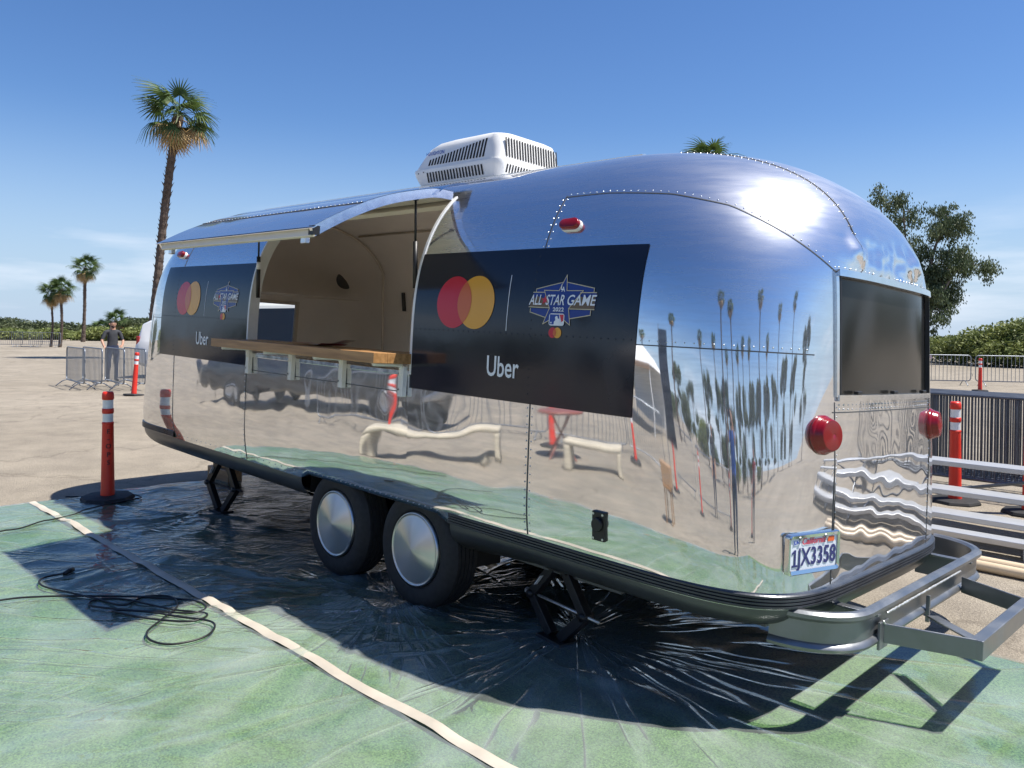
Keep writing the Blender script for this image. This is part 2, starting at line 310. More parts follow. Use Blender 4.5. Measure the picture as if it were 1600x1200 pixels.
def wood_mat(name, c, sc=(2, 30, 30)):
    m, n, l, b = new_mat(name); b.inputs['Roughness'].default_value = .45
    t = n.new('ShaderNodeTexCoord'); mp = n.new('ShaderNodeMapping'); mp.inputs['Scale'].default_value = sc; q = n.new('ShaderNodeTexNoise'); q.inputs['Scale'].default_value = 1.2; q.inputs['Detail'].default_value = 6; q.inputs['Distortion'].default_value = .5
    r = n.new('ShaderNodeValToRGB'); r.color_ramp.elements[0].position = .3; r.color_ramp.elements[0].color = (c[0] * .55, c[1] * .5, c[2] * .45, 1); r.color_ramp.elements[1].position = .7; r.color_ramp.elements[1].color = (*c, 1)
    l.new(t.outputs['Object'], mp.inputs['Vector']); l.new(mp.outputs['Vector'], q.inputs['Vector']); l.new(q.outputs['Fac'], r.inputs['Fac']); l.new(r.outputs['Color'], b.inputs['Base Color'])
    return m
WOOD = wood_mat('butcher_block', (.50, .27, .105)); TIMBER = wood_mat('timber_block', (.42, .24, .11))
ORANGE = mat('orange_plastic_post', (.66, .032, .014), .42, 0, var=.12, scale=5); REFLECT = mat('reflective_white_band', (.78, .79, .80), .35, .1, var=.05, scale=30)
GALV = mat('galvanised_steel', (.24, .26, .29), .40, .7, var=.12, scale=9, rvar=.1); GALV_D = mat('dull_dark_galvanised_steel', (.12, .135, .16), .42, .6, var=.2, scale=9)
PLANK = mat('bleacher_aluminium', (.50, .51, .52), .42, .5, var=.06, scale=6); PVC = mat('tan_pipe_plastic', (.62, .49, .33), .42, 0, var=.08, scale=4)
CABLE = mat('black_cable', (.010, .010, .011), .45)
def leaf_mat(name, c, c2, sc=1.2):
    m, n, l, b = new_mat(name); b.inputs['Roughness'].default_value = .6
    t = n.new('ShaderNodeTexCoord'); q = n.new('ShaderNodeTexNoise'); q.inputs['Scale'].default_value = sc; q.inputs['Detail'].default_value = 4; l.new(t.outputs['Object'], q.inputs['Vector'])
    r = n.new('ShaderNodeValToRGB'); r.color_ramp.elements[0].position = .35; r.color_ramp.elements[0].color = (*c, 1); r.color_ramp.elements[1].position = .65; r.color_ramp.elements[1].color = (*c2, 1); l.new(q.outputs['Fac'], r.inputs['Fac']); l.new(r.outputs['Color'], b.inputs['Base Color'])
    d = n.new('ShaderNodeBsdfTranslucent'); l.new(r.outputs['Color'], d.inputs['Color']); x = n.new('ShaderNodeMixShader'); x.inputs[0].default_value = .25
    l.new(b.outputs[0], x.inputs[1]); l.new(d.outputs[0], x.inputs[2]); l.new(x.outputs[0], n['Material Output'].inputs[0])
    return m
EUC = leaf_mat('eucalyptus_leaf', (.055, .085, .035), (.13, .16, .075), .8); BUSH = leaf_mat('shrub_leaf', (.11, .145, .035), (.25, .28, .085), .7); BUSH_D = leaf_mat('dark_shrub_leaf', (.05, .07, .03), (.12, .14, .06), .6)
RUST_LEAF = leaf_mat('dry_leaf', (.13, .085, .055), (.20, .15, .09), .7)
PALM_G = leaf_mat('palm_frond_green', (.035, .075, .018), (.10, .15, .035), 2); PALM_D = leaf_mat('palm_frond_dry', (.38, .25, .11), (.58, .42, .20), 2)
BARK = mat('palm_bark', (.10, .072, .055), .9, 0, var=.35, scale=7, bump=.03, bscale=9); TRUNK = mat('grey_bark', (.19, .155, .125), .85, 0, var=.3, scale=4, bump=.02, bscale=8)
# ------------------------------------------------------------------ ground
def ground_z(x, y):     # flat around the trailer; swells gently far off
    r = max(0.0, math.hypot(x, y) - 60) / 200
    return min(r * r * 1.2, 1.0) * .6 * (noise.noise(Vector((x * .008, y * .008, 3))) - .1)
xs_ = [-1500, -700, -350, -200, -130, -90] + list(range(-70, 71, 10)) + [90, 130, 200, 350, 700, 1500]
gv = [(x, y, ground_z(x, y)) for y in xs_ for x in xs_]; K = len(xs_)
ground = obj('ground', gv, [(j * K + i, j * K + i + 1, (j + 1) * K + i + 1, (j + 1) * K + i) for j in range(K - 1) for i in range(K - 1)], ASPHALT, smooth=True)
tag(ground, kind='structure')
TX0, TX1, TY0, TY1 = -4.32, 5.6, -4.15, .60
def turf_edge(x): return TY1 + .02 * math.sin(x * 1.7) + .11 * max(0, x - 2.3)
n_ = 50; tv = []; tf = []
for i in range(n_ + 1):
    x = TX0 + (TX1 - TX0) * i / n_
    tv += [(x, TY0, .002), (x, TY0, .012), (x, turf_edge(x), .012), (x, turf_edge(x), .002)]
for i in range(n_):
    a = i * 4; b = a + 4
    tf += [(a, b, b + 1, a + 1), (a + 1, b + 1, b + 2, a + 2), (a + 2, b + 2, b + 3, a + 3)]
tag(obj('turf', tv, tf, TURF), kind='structure')

# ------------------------------------------------------------------ trailer shell maths (trailer coordinates: x aft, y far side, z up)
ZT, HQ, A0, AZ, AM, YC, XS, XF, FS = 2.788, 2.577, 1.337, 1.988, 2.372, .004, 1.24, -3.15, .80
def hw(z):
    z = np.asarray(z, float); t = np.clip((z - 1.65) / (ZT - 1.65), 0, 1); lo = np.clip((1.65 - z) / 1.05, 0, 2)
    return 1.003 * (1.205 * (1 - t ** HQ) ** (1 / HQ) - .030 * lo ** 1.4 - .028 * np.clip((.86 - z) / .26, 0, 1.6) ** 2)
def av(z):
    z = np.asarray(z, float); t = np.clip((z - AZ) / (ZT - AZ), 0, 1); return A0 * (1 - t ** AM) ** (1 / AM) + .02 * np.clip((AZ - z) / .8, 0, 1) ** 2
def nv(z):
    z = np.asarray(z, float) - 1.6; return np.maximum(4.02 - 1.335 * z + .173 * z ** 2 - .414 * z ** 3, 1.9)
def zsec(y):
    y = np.minimum(np.abs(np.asarray(y, float)) / (1.003 * 1.205), 1); return 1.65 + (ZT - 1.65) * (1 - y ** HQ) ** (1 / HQ)
def endx(y, z, rear=True):
    u = np.minimum(np.abs(np.asarray(y, float)) / np.maximum(hw(z), 1e-6), 1); q = av(z) * (1 - u ** nv(z)) ** (1 / nv(z))
    return XS + q if rear else XF - FS * q
def cap(z, th, rear=True):
    z = np.asarray(z, float); th = np.asarray(th, float); n = nv(z); c = -np.cos(th); s = np.clip(np.sin(th), 0, 1)
    x = av(z) * s ** (2 / n); y = YC + hw(z) * np.sign(c) * np.abs(c) ** (2 / n)
    return np.stack([XS + x if rear else XF - FS * x, y, z + 0 * th], -1)
def th_of(y, z): # parameter where the cap crosses |y|
    return np.arccos(np.clip(np.minimum(np.abs(y) / np.maximum(hw(z), 1e-6), 1) ** (nv(z) / 2), 0, 1))
_arc = {}
def near_pt(s, z):   # point on the near side, s = length along the skin (x on the straight part)
    if XF <= s <= XS: return np.array([s, YC - float(hw(z)), z])
    k = (round(z, 3), s > XS)
    if k not in _arc:
        th = np.linspace(0, math.pi / 2, 160); P = cap(np.full(160, z), th, s > XS); _arc[k] = (np.concatenate([[0], np.cumsum(np.linalg.norm(np.diff(P, axis=0), axis=1))]), P)
    L, P = _arc[k]; d = s - XS if s > XS else XF - s
    return np.array([np.interp(d, L, P[:, i]) for i in range(3)])
def near(s, z, off=0.0):
    e = .012; p = near_pt(s, z); a = near_pt(s + e, z) - near_pt(s - e, z); b = near_pt(s, z + e) - near_pt(s, z - e)
    n = np.cross(a, b); n /= np.linalg.norm(n)
    return p + n * off, n
def rear(y, z, off=0.0):
    f = lambda y, z: np.array([float(endx(y, z)), y, z]); e = .01; a = f(y + e, z) - f(y - e, z); b = f(y, z + e) - f(y, z - e); n = np.cross(a, b); n /= np.linalg.norm(n)
    return f(y, z) + n * off, n
def wob(p, amp, sc): return amp * noise.noise(Vector((p[0] * sc, p[1] * sc, p[2] * sc * .9 + 7)))
DENT = np.array([2.29, -.80, 2.36])
trailer = empty('travel_trailer')
TM = Matrix(((0.99971, -0.000905, 0.024067, 0), (0, 0.999294, 0.037576, 0), (-0.024084, -0.037565, 0.999004, -.0324), (0, 0, 0, 1)))
trailer.matrix_world = TM
tag(trailer, 'polished silver riveted travel trailer with open serving hatch and dark banners', 'trailer')
def patch(name, fn, nu, nv_, m, parent=None, off=0.0, amp=.0011, sc=2.3, smooth=True, thick=0):
    s, t = np.meshgrid(np.linspace(0, 1, nu + 1), np.linspace(0, 1, nv_ + 1)); P = fn(s, t); P = np.asarray(P, float)
    if P.shape[0] == 3 and P.ndim == 3 and P.shape[-1] != 3: P = np.moveaxis(P, 0, -1)
    du = np.gradient(P, axis=1); dv = np.gradient(P, axis=0); N = np.cross(du, dv); L = np.linalg.norm(N, axis=-1, keepdims=True); N = N / np.maximum(L, 1e-9)
    ctr = np.stack([np.clip(P[..., 0], XF + .5, XS - .3), 0 * P[..., 0], np.clip(P[..., 2], .9, 1.6)], -1); flip = np.sum((P - ctr) * N) < 0
    if flip: N = -N
    if amp:
        am = amp if callable(amp) else (lambda p: amp)
        w = np.array([[wob(p, am(p), sc) + wob(p + 5, am(p) * .35, sc * 2.7) for p in r] for r in P])
        d = np.linalg.norm(P - DENT, axis=-1); w = w - .0045 * np.exp(-(d / .055) ** 2) - .003 * np.exp(-(np.linalg.norm((P - DENT - np.array([.10, .18, .02])) * np.array([1, .5, 1.6]), axis=-1) / .06) ** 2)
        P = P + N * w[..., None]
    P = P + N * off
    K = nu + 1; f = [(j * K + i, j * K + i + 1, (j + 1) * K + i + 1, (j + 1) * K + i) for j in range(nv_) for i in range(nu)]
    if flip: f = [q[::-1] for q in f]
    o = obj(name, P.reshape(-1, 3), f, m, parent or trailer, smooth)
    if thick:
        q = o.modifiers.new('thickness', 'SOLIDIFY'); q.thickness = thick; q.offset = -1
    return o
st = lambda *a: np.stack(np.broadcast_arrays(*a), -1)
lerp = lambda a, b, t: a + (b - a) * t
BELT, OX0, OX1, OZ0, OZ1, ZB = 1.665, -1.78, .245, 1.43, 2.50, .585
WX0, WX1 = -.99, .62
def zlow(x): x = np.asarray(x, float); return ZB + .045 * np.clip((x - WX0 - .0) / .10, 0, 1) * np.clip((WX1 - x) / .10, 0, 1)
def sidep(name, x0, x1, z0, z1, side=-1, m=ALU, off=0.0, amp=.0011, nu=None):
    f0 = z0 if callable(z0) else (lambda x: z0)
    def fn(s, t):
        x = lerp(x0, x1, s); z = lerp(f0(x), z1, t); return st(x, YC + side * hw(z), z)
    return patch(name, fn, nu or max(4, int((x1 - x0) / .035)), max(4, int((z1 - (z0 if not callable(z0) else .6)) / .035)), m, off=off, amp=amp)
# near side skin
for a, b, z0, z1 in ((XF, OX0, zlow, BELT), (OX0, OX1, zlow, OZ0), (OX1, XS, zlow, BELT)): sidep('lower_side_panel', a, b, z0, z1, amp=.0033)
for a, b in ((XF, OX0), (OX1, XS)): sidep('upper_side_panel', a, b, BELT, 2.42, amp=.0009)
# far side skin, with an unseen doorway added aft to let daylight inside
DX0, DX1, DZ1 = .32, 1.04, 2.12
FX0 = -1.95   # long unseen curb-side opening, also added to brighten the interior
for a, b in ((XF, FX0), (DX1, XS)):
    sidep('lower_side_panel', a, b, ZB, BELT, 1); sidep('upper_side_panel', a, b, BELT, 2.42, 1)
sidep('upper_side_panel', DX0, DX1, DZ1, 2.42, 1); sidep('upper_side_panel', FX0, DX0, 2.15, 2.42, 1); sidep('lower_side_panel', FX0, DX0, ZB, 1.25, 1); sidep('added_entry_door', DX0 - .74, DX0 - .02, .66, DZ1, 1, off=.05)  # door leaf is unseen too, added along with the doorway
# roof
def roofp(x0, x1, y0, y1): return patch('roof_panel', lambda s, t: st(lerp(x0, x1, s), YC + lerp(y0, y1, t), zsec(lerp(y0, y1, t))), int((x1 - x0) / .05), 48, ALU, amp=.0007)
yr = float(hw(2.42)); yo = float(hw(OZ1))
roofp(XF, OX0, -yr, yr); roofp(OX0, OX1, -yo, yr); roofp(OX1, XS, -yr, yr)
# rear end
WY, WZ0, WZ1, CY = .63, 1.475, 2.045, .42
def zseam(q): return np.interp(q, [0, .12, .38, .60, .80, 1.0], [2.422, 2.422, 2.392, 2.325, 2.19, WZ1])
def crump(p): return .0006 + .040 * max(0, 1 - abs(p[2] - 2.15) / .13) * float(np.clip((.63 - abs(p[1])) / .2, 0, 1)) * (p[0] > 2)
for sd in (1, -1):
    def mir(P, sd=sd):
        P = np.array(P); P[..., 1] = YC + (P[..., 1] - YC) * sd; return P
    patch('lower_corner_panel', lambda s, t: (lambda z: mir(cap(z, s * th_of(WY, z))))(lerp(ZB, BELT, t)), 56, 34, ALU, amp=.0018)
    patch('upper_corner_panel', lambda s, t: (lambda z: mir(cap(z, s * th_of(WY, z))))(lerp(BELT, zseam(s), t)), 56, 26, ALU, amp=.0007)
    ztop = float(zsec(CY)); SK = .86
    def dome_n(s, t):
        z0 = np.where(s < SK, zseam(s / SK), WZ1); z = lerp(z0, ztop, 1 - (1 - t) ** 1.6); yy = lerp(WY, CY, np.clip((s - SK) / (1 - SK), 0, 1))
        a = np.where(s < SK, s / SK * th_of(WY, z), th_of(yy, z)); b = s * th_of(CY, z); w = np.clip(t * 3, 0, 1); w = w * w * (3 - 2 * w)
        return mir(cap(z, np.where(s > .9999, th_of(CY, z), lerp(a, b, w))))
    patch('dome_panel', dome_n, 70, 54, ALU, amp=crump, sc=7.5)
def dome_c(s, t):
    q = 2 * s - 1; zt = zsec(q * CY); z = lerp(WZ1, zt, 1 - (1 - t) ** 2.0); y = np.sign(q) * np.minimum(np.abs(q) * CY, hw(z)); return st(endx(y, z), y, z)
patch('dome_crown_panel', dome_c, 50, 90, ALU, amp=crump, sc=7.5)
patch('rear_panel', lambda s, t: (lambda y, z: st(endx(y, z), y, z))(lerp(-WY, WY, s), lerp(ZB, WZ0, t)), 48, 48, ALU, amp=.0042, sc=3.1)
# front end
for nm, z0, z1, t0, t1, a in (('front_lower_panel', ZB, 1.45, 0, math.pi, 0), ('front_upper_panel', 1.92, ZT, 0, math.pi, 1)):
    patch(nm, lambda s, t: cap(lerp(z0, z1, (1 - (1 - t) ** 2.2) if a else t), lerp(t0, t1, s), False), 120, 36, ALU, amp=.0012)
for sd in (1, -1):
    def fn(s, t, sd=sd):
        z = lerp(1.45, 1.92, t); P = cap(z, s * th_of(.58, z), False); P[..., 1] = YC + (P[..., 1] - YC) * sd; return P
    patch('front_corner_panel', fn, 40, 16, ALU, amp=.0012)
# belly wrap
def wrap(P0fn, name, nu, ins=.24, d0=.175, d1=.175):
    def fn(s, t):
        a = t * math.pi / 2; P = P0fn(s, ins * (1 - np.cos(a))); P[..., 2] = ZB - lerp(d0, d1, s) * np.sin(a); return P
    return patch(name, fn, nu, 10, BELLY, amp=.0018)
def side0(x0, x1, sd=-1): return lambda s, d: st(lerp(x0, x1, s), YC + sd * (hw(ZB) - d), 0 * s + ZB)
def cap0(rear_=True):
    def g(s, d):
        th = s * math.pi; n = float(nv(ZB)); b = hw(ZB) - d; a = av(ZB) * (1 if rear_ else FS) - d; c = -np.cos(th); sn = np.clip(np.sin(th), 0, 1)
        x = a * sn ** (2 / n); return st(XS + x if rear_ else XF - x, YC + b * np.sign(c) * np.abs(c) ** (2 / n), 0 * s + ZB)
    return g
wrap(side0(XF, WX0), 'belly_wrap', 40); wrap(side0(WX1, XS), 'belly_wrap', 14, .24, .175, .125); wrap(side0(XF, XS, 1), 'belly_wrap', 20, .24, .175, .125); wrap(cap0(True), 'belly_wrap', 90, .22, .125, .125); wrap(cap0(False), 'belly_wrap', 60)
b_ = MB(); b_.box((-1.0, 0, .425), (5.3, 1.78, .03)); b_.box((1.95, 0, .475), (.9, 1.70, .03)); b_.build('belly_pan', BELLY, trailer)
# wheel wells
for sd in (-1, 1):
    m_ = MB(); y0, y1 = sd * 1.06, sd * .72
    x0, x1 = WX0 - .005, WX1 + .005
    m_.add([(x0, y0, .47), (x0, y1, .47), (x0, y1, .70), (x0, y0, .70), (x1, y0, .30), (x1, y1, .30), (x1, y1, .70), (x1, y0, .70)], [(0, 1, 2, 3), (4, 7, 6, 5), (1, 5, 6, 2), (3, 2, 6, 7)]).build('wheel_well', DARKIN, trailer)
# flange over the near wheels
fl = []
for i in range(60):
    x = lerp(WX0 + .02, WX1 - .02, i / 59); z = float(zlow(x)); fl.append((x, z))
fv = []; 
for x, z in fl:
    y = YC - float(hw(z)); fv += [(x, y - .004, z + .035), (x, y - .006, z - .002), (x, y + .03, z - .004)]
obj('wheel_arch_flange', fv, [(3 * i + k, 3 * i + 3 + k, 3 * i + 4 + k, 3 * i + 1 + k) for i in range(59) for k in (0, 1)], ALU_EDGE, trailer, True)
# rub rail
def outline(z, d, rear_=True, x0=WX1, x1=-1.0):
    n = float(nv(z)); pts = []
    if rear_: pts += [(x, YC - float(hw(z)) - d) for x in np.linspace(x0, XS, 10)[:-1]]
    for th in np.linspace(0, math.pi, 90):
        b = float(hw(z)) + d; a = float(av(z)) * (1 if rear_ else FS) + d; c = -math.cos(th); s = max(math.sin(th), 0)
        x = a * s ** (2 / n); pts.append((XS + x if rear_ else XF - x, YC + b * math.copysign(abs(c) ** (2 / n), c)))
    if rear_: pts += [(x, YC + float(hw(z)) + d) for x in np.linspace(XS, x1, 10)[1:]]
    return pts
RP = [(-.004, .590), (.014, .592), (.017, .598), (.017, .604), (.009, .607), (.017, .610), (.017, .618), (.009, .621), (.017, .624), (.017, .632), (.009, .635), (.017, .638), (.017, .646), (.012, .651), (-.004, .652)]
for rr in (True, False):
    rows = [[(x, y, z) for x, y in outline(.6, d, rr)] for d, z in RP]; L = len(rows[0])
    obj('rub_rail', [p for r in rows for p in r], [(j * L + i, j * L + i + 1, (j + 1) * L + i + 1, (j + 1) * L + i) for j in range(len(rows) - 1) for i in range(L - 1)], RUB, trailer)
# seams and rivets
def ribbon(name, PN, w=.0055, off=.0022):
    v = []; f = []
    for i, (p, n) in enumerate(PN):
        d = PN[min(i + 1, len(PN) - 1)][0] - PN[max(i - 1, 0)][0]; s = np.cross(d, n); s = s / max(np.linalg.norm(s), 1e-9) * w / 2
        v += [p + s - n * .002, p + s + n * off, p - s + n * off, p - s - n * .002]
    for i in range(len(PN) - 1):
        for k in range(3): f.append((4 * i + k, 4 * i + k + 1, 4 * i + 5 + k, 4 * i + 4 + k))
    return obj(name, v, f, SEAM, trailer, False)
def rivets(PN, gap=.042, side=.017, r=.0047, parent=None, name='rivet_row', m=None):
    P = np.array([p for p, n in PN]); L = np.concatenate([[0], np.cumsum(np.linalg.norm(np.diff(P, axis=0), axis=1))]); m_ = MB()
    for q in np.arange(gap / 2, L[-1], gap):
        i = min(np.searchsorted(L, q), len(PN) - 1); i0 = max(i - 1, 0); t = (q - L[i0]) / max(L[i] - L[i0], 1e-9); p = lerp(PN[i0][0], PN[i][0], t); n = PN[i][1]
        d = PN[i][0] - PN[i0][0]; d = d / max(np.linalg.norm(d), 1e-9); s = np.cross(n, d); p = p + s * side
        v = [p + (d * math.cos(a) + s * math.sin(a)) * r - n * .001 for a in np.arange(6) * math.pi / 3] + [p + (d * math.cos(a) + s * math.sin(a)) * r * .6 + n * r * .5 for a in np.arange(6) * math.pi / 3] + [p + n * r * .7]
        m_.add(v, [(k, (k + 1) % 6, 6 + (k + 1) % 6, 6 + k) for k in range(6)] + [(6 + k, 6 + (k + 1) % 6, 12) for k in range(6)])
    return tag(m_.build(name, m or RIVET, parent or trailer, True), kind='stuff')
def vline(s, z0, z1, n=40): return [near(s, z) for z in np.linspace(z0, z1, n)]
def hline(z, s0, s1, n=60): return [near(s, z) for s in np.linspace(s0, s1, n)]
lines = [(vline(XS, .66, 2.43, 60), (.017, -.017)), (vline(OX0 - .012, .60, 1.33), (.017,)), (vline(XF, .66, 2.42, 50), (.017,)), (hline(BELT, XF - .6, OX0 - .03, 50), (.02,)), (hline(BELT, OX1 + .03, XS + 1.45, 90), (.02,))]
lines.append(([near(lerp(OX0 + .02, OX1 - .02, t), 1.30) for t in np.linspace(0, 1, 30)], ()))
sl = []
for q in np.linspace(0, 1, 50):
    z = float(zseam(q)); th = float(th_of(WY, z)) * q; e = .01; p = cap(z, th); a = cap(z, th + e) - cap(z, max(th - e, 0)); b = cap(z + e, th) - cap(z - e, th); n = np.cross(a, b); n /= np.linalg.norm(n); sl.append((p, n))
lines.append((sl, (.017,)))
dl = []
for z in 2.06 + (float(zsec(CY)) - 2.075) * (1 - (1 - np.linspace(0, 1, 50)) ** 2):
    y = -CY; dl.append(rear(y, float(z)))
lines.append((dl, (.016, -.016)))
lines.append(([rear(-WY - .012, z) for z in np.linspace(.66, 1.46, 30)], (-.016,)))
lines.append(([rear(WY + .012, z) for z in np.linspace(.66, 1.46, 30)], (.016,)))
for PN, sides in lines:
    ribbon('seam', PN)
    for sd in sides: rivets(PN, side=sd)
rivets([(np.array([x, YC - float(hw(zlow(x) + .018)) - .004, float(zlow(x)) + .018]), np.array([0, -1., 0])) for x in np.linspace(WX0 + .06, WX1 - .06, 40)], gap=.055, side=0)
rivets([near(x, .625) for x in np.linspace(XF + .05, WX0 - .05, 40)], gap=.09, side=0, r=.005)
# ------------------------------------------------------------------ rear window
def frame_strip(name, PN, w, h, m, parent):
    v = []; f = []
    for i, (p, n) in enumerate(PN):
        d = PN[min(i + 1, len(PN) - 1)][0] - PN[max(i - 1, 0)][0]; s = np.cross(d, n); s = s / np.linalg.norm(s) * w / 2
        v += [p + s - n * .01, p + s * .9 + n * h, p - s * .9 + n * h, p - s - n * .01]
    K = len(PN)
    for i in range(K - 1):
        for k in range(4): f.append((4 * i + k, 4 * i + (k + 1) % 4, 4 * i + 4 + (k + 1) % 4, 4 * i + 4 + k))
    f += [(0, 1, 2, 3), tuple(4 * (K - 1) + k for k in (3, 2, 1, 0))]
    return obj(name, v, f, m, parent)
wy0, wy1, wz0, wz1 = -WY + .008, WY - .008, WZ0 + .008, WZ1 - .008
win = patch('rear_window', lambda s, t: (lambda y, z: st(endx(y, z), y, z))(lerp(wy0, wy1, s), lerp(wz0, wz1, t)), 30, 16, DARKGLASS, off=-.012, amp=.0012, sc=3)
win['label'] = 'dark tinted rear window'
gY = lambda z, y0=wy0, y1=wy1, n=24: [rear(y, z) for y in np.linspace(y0, y1, n)]
gZ = lambda y, z0=wz0, z1=wz1, n=16: [rear(y, z) for z in np.linspace(z0, z1, n)]
frame_strip('window_frame', gY(wz0 - .004), .030, .014, ALU_EDGE, win); frame_strip('window_frame', gY(wz1 + .002), .034, .020, ALU_EDGE, win)
frame_strip('window_frame', gZ(wy0 - .004), .022, .010, ALU_EDGE, win); frame_strip('window_frame', gZ(wy1 + .004), .022, .010, ALU_EDGE, win)
frame_strip('window_gasket', gZ(wy0 + .014), .012, .012, BLACK, win); frame_strip('window_gasket', gZ(wy1 - .014), .012, .012, BLACK, win)
rivets(gY(wz1 + .030), gap=.045, side=0, parent=win); rivets(gY(wz0 - .035), gap=.040, side=0, parent=win); rivets(gY(wz0 - .055), gap=.040, side=0, parent=win)
rivets(gZ(wy0 - .004), gap=.07, side=0, parent=win); rivets(gZ(wy1 + .004), gap=.07, side=0, parent=win)
ribbon('seam', gY(wz0 - .068, -WY - .03, WY + .03))
for y in (-.45, 0.0, .45):
    p, n = rear(y, wz0 + .02); M = Matrix.Translation(Vector(p)); MB().box(p + n * .012, (.022, .055, .016)).build('window_latch', BLACK, win, bevel=.004)
# tail lights
for y in (-.732, .672):
    p, n = rear(y, 1.318); q = Vector(n).to_track_quat('Z', 'Y').to_matrix().to_4x4(); M = Matrix.Translation(Vector(p)) @ q
    t = MB().lathe([(.0, -.01), (.080, -.01), (.082, .014), (.078, .022), (.0, .023)], 36, M).build('tail_light', RED_LENS, trailer, True)
    prof = [(.078, .0), (.079, .024), (.074, .029), (.072, .042), (.068, .048)]
    for k in range(6): r = .062 * (1 - k / 6); prof += [(r + .004, .052 + .010 * (1 - (r / .066) ** 2)), (r, .049 + .010 * (1 - (r / .066) ** 2))]
    prof += [(.0, .061)]
    lens = MB().lathe(prof, 40, M).build('lens', RED_LENS, t, True)
    t['label'] = 'round red tail light with ridged domed lens'
    MB().lathe([(.085, -.004), (.087, .008), (.080, .019)], 36, M).build('bezel', RED_LENS, t, True)
# clearance lights
for s, z in ((1.375, 2.247), (-3.30, 2.245)):
    p, n = near(s, z); n = Vector(n); xa = Vector((1, 0, 0)); xa = (xa - n * xa.dot(n)).normalized(); ya = n.cross(xa); M = Matrix.Translation(Vector(p)) @ Matrix((xa, ya, n)).transposed().to_4x4()
    def stad(L, h, k=8): return [(L * (1 if math.cos(a) > 0 else -1) + h * math.cos(a), h * math.sin(a)) for a in [(-math.pi / 2 + math.pi * i / k) for i in range(k + 1)] + [(math.pi / 2 + math.pi * i / k) for i in range(k + 1)]]
    t = MB().prism(stad(.034, .031), -.012, .010, M).build('clearance_light', WHITEP, trailer, bevel=.003)
    MB().prism(stad(.033, .028), .006, .036, M).build('lens', RED_LENS, t, True, bevel=.010)
# outlet box
p, n = near(1.715, .805); n = Vector(n); xa = Vector((1, 0, 0)); xa = (xa - n * xa.dot(n)).normalized(); ya = n.cross(xa)
if ya.z < 0: ya = -ya; xa = -xa
M = Matrix.Translation(Vector(p)) @ Matrix((xa, ya, n)).transposed().to_4x4()
t = MB().prism([(-.037, -.07), (.037, -.07), (.037, .07), (-.037, .07)], -.01, .014, M).build('outlet_cover', BLACK, trailer, bevel=.004)
MB().prism([(.03 * math.cos(a), .01 + .034 * math.sin(a)) for a in np.linspace(0, 2 * math.pi, 16, endpoint=False)], .012, .032, M).build('outlet_cap', BLACK, t, bevel=.005)
for sx_ in (-.027, .027):
    for sy in (-.058, .058): MB().prism([(sx_ + .006 * math.cos(a), sy + .006 * math.sin(a)) for a in np.linspace(0, 6.28, 8, endpoint=False)], .012, .017, M).build('screw', RIVET, t)
# licence plate
c0 = Vector((2.566, -.800, .822)); d = Vector((.081, .284, .004)).normalized(); nrm = Vector((.284, -.081, 0)).normalized(); upv = nrm.cross(d)
if upv.z < 0: upv = -upv
xa = upv.cross(nrm); M = Matrix.Translation(c0 + nrm * .012) @ Matrix((xa, upv, nrm)).transposed().to_4x4()
def rrect(w, h, r, k=4): 
    o = []
    for cx, cy, a0 in ((w / 2 - r, h / 2 - r, 0), (-w / 2 + r, h / 2 - r, 90), (-w / 2 + r, -h / 2 + r, 180), (w / 2 - r, -h / 2 + r, 270)):
        for i in range(k + 1): a = R(a0 + 90 * i / k); o.append((cx + r * math.cos(a), cy + r * math.sin(a)))
    return o
PLATE = mat('plate_white', (.72, .76, .84), .35, 0, var=.05, scale=8); P_BLUE = mat('plate_blue_ink', (.03, .035, .16), .4); P_RED = mat('plate_red_ink', (.60, .05, .10), .4); P_ORG = mat('orange_sticker', (.78, .13, .03), .4); P_BLU2 = mat('blue_sticker', (.03, .07, .42), .4); CHROME = mat('chrome_frame', (.78, .76, .72), .10, 1)
plate = MB().prism(rrect(.300, .152, .014), -.016, -.002, M).build('licence_plate', PLATE, trailer)
pf = MB(); o_ = rrect(.318, .172, .016); i_ = rrect(.292, .134, .008); N_ = len(o_)
v = [M @ Vector((x, y, -.020)) for x, y in o_] + [M @ Vector((x, y, .004)) for x, y in o_] + [M @ Vector((x, y, .008)) for x, y in [(q[0] * .97, q[1] * .95) for q in o_]] + [M @ Vector((x, y, .002)) for x, y in i_]
pf.add(v, [(r * N_ + i, r * N_ + (i + 1) % N_, (r + 1) * N_ + (i + 1) % N_, (r + 1) * N_ + i) for r in range(3) for i in range(N_)]).build('plate_frame', CHROME, plate)
def put_text(s, size, cx, cy, m, name, parent, M, z=.0, off=0, shear=0, sx=1):
    v, f = text2d(s, size, off, shear, sx); return obj(name, [M @ Vector((x + cx, y + cy, z)) for x, y in v], f, m, parent)
put_text('JX3358', .104, .020, -.016, P_BLUE, 'plate_number', plate, M, .0006, .002, 0, .78)
MB().prism([(-.134, -.052), (-.100, -.052), (-.100, -.044), (-.112, -.044), (-.112, .020), (-.120, .020), (-.136, .008), (-.133, .001), (-.122, .008), (-.122, -.044), (-.134, -.044)], -.001, .0008, M).build('plate_number', P_BLUE, plate)
put_text('California', .040, -.005, .052, P_RED, 'state_name', plate, M, .0006, .0008, .25, .95)
MB().prism([(.085, .040), (.125, .040), (.125, .062), (.085, .062)], -.001, .0008, M).build('year_sticker', P_ORG, plate); MB().prism([(-.130, .040), (-.092, .040), (-.092, .060), (-.130, .060)], -.001, .0006, M).build('month_sticker', PLATE, plate)
put_text('JUN', .020, -.111, .050, P_BLU2, 'month_letters', plate, M, .0012, .0008)
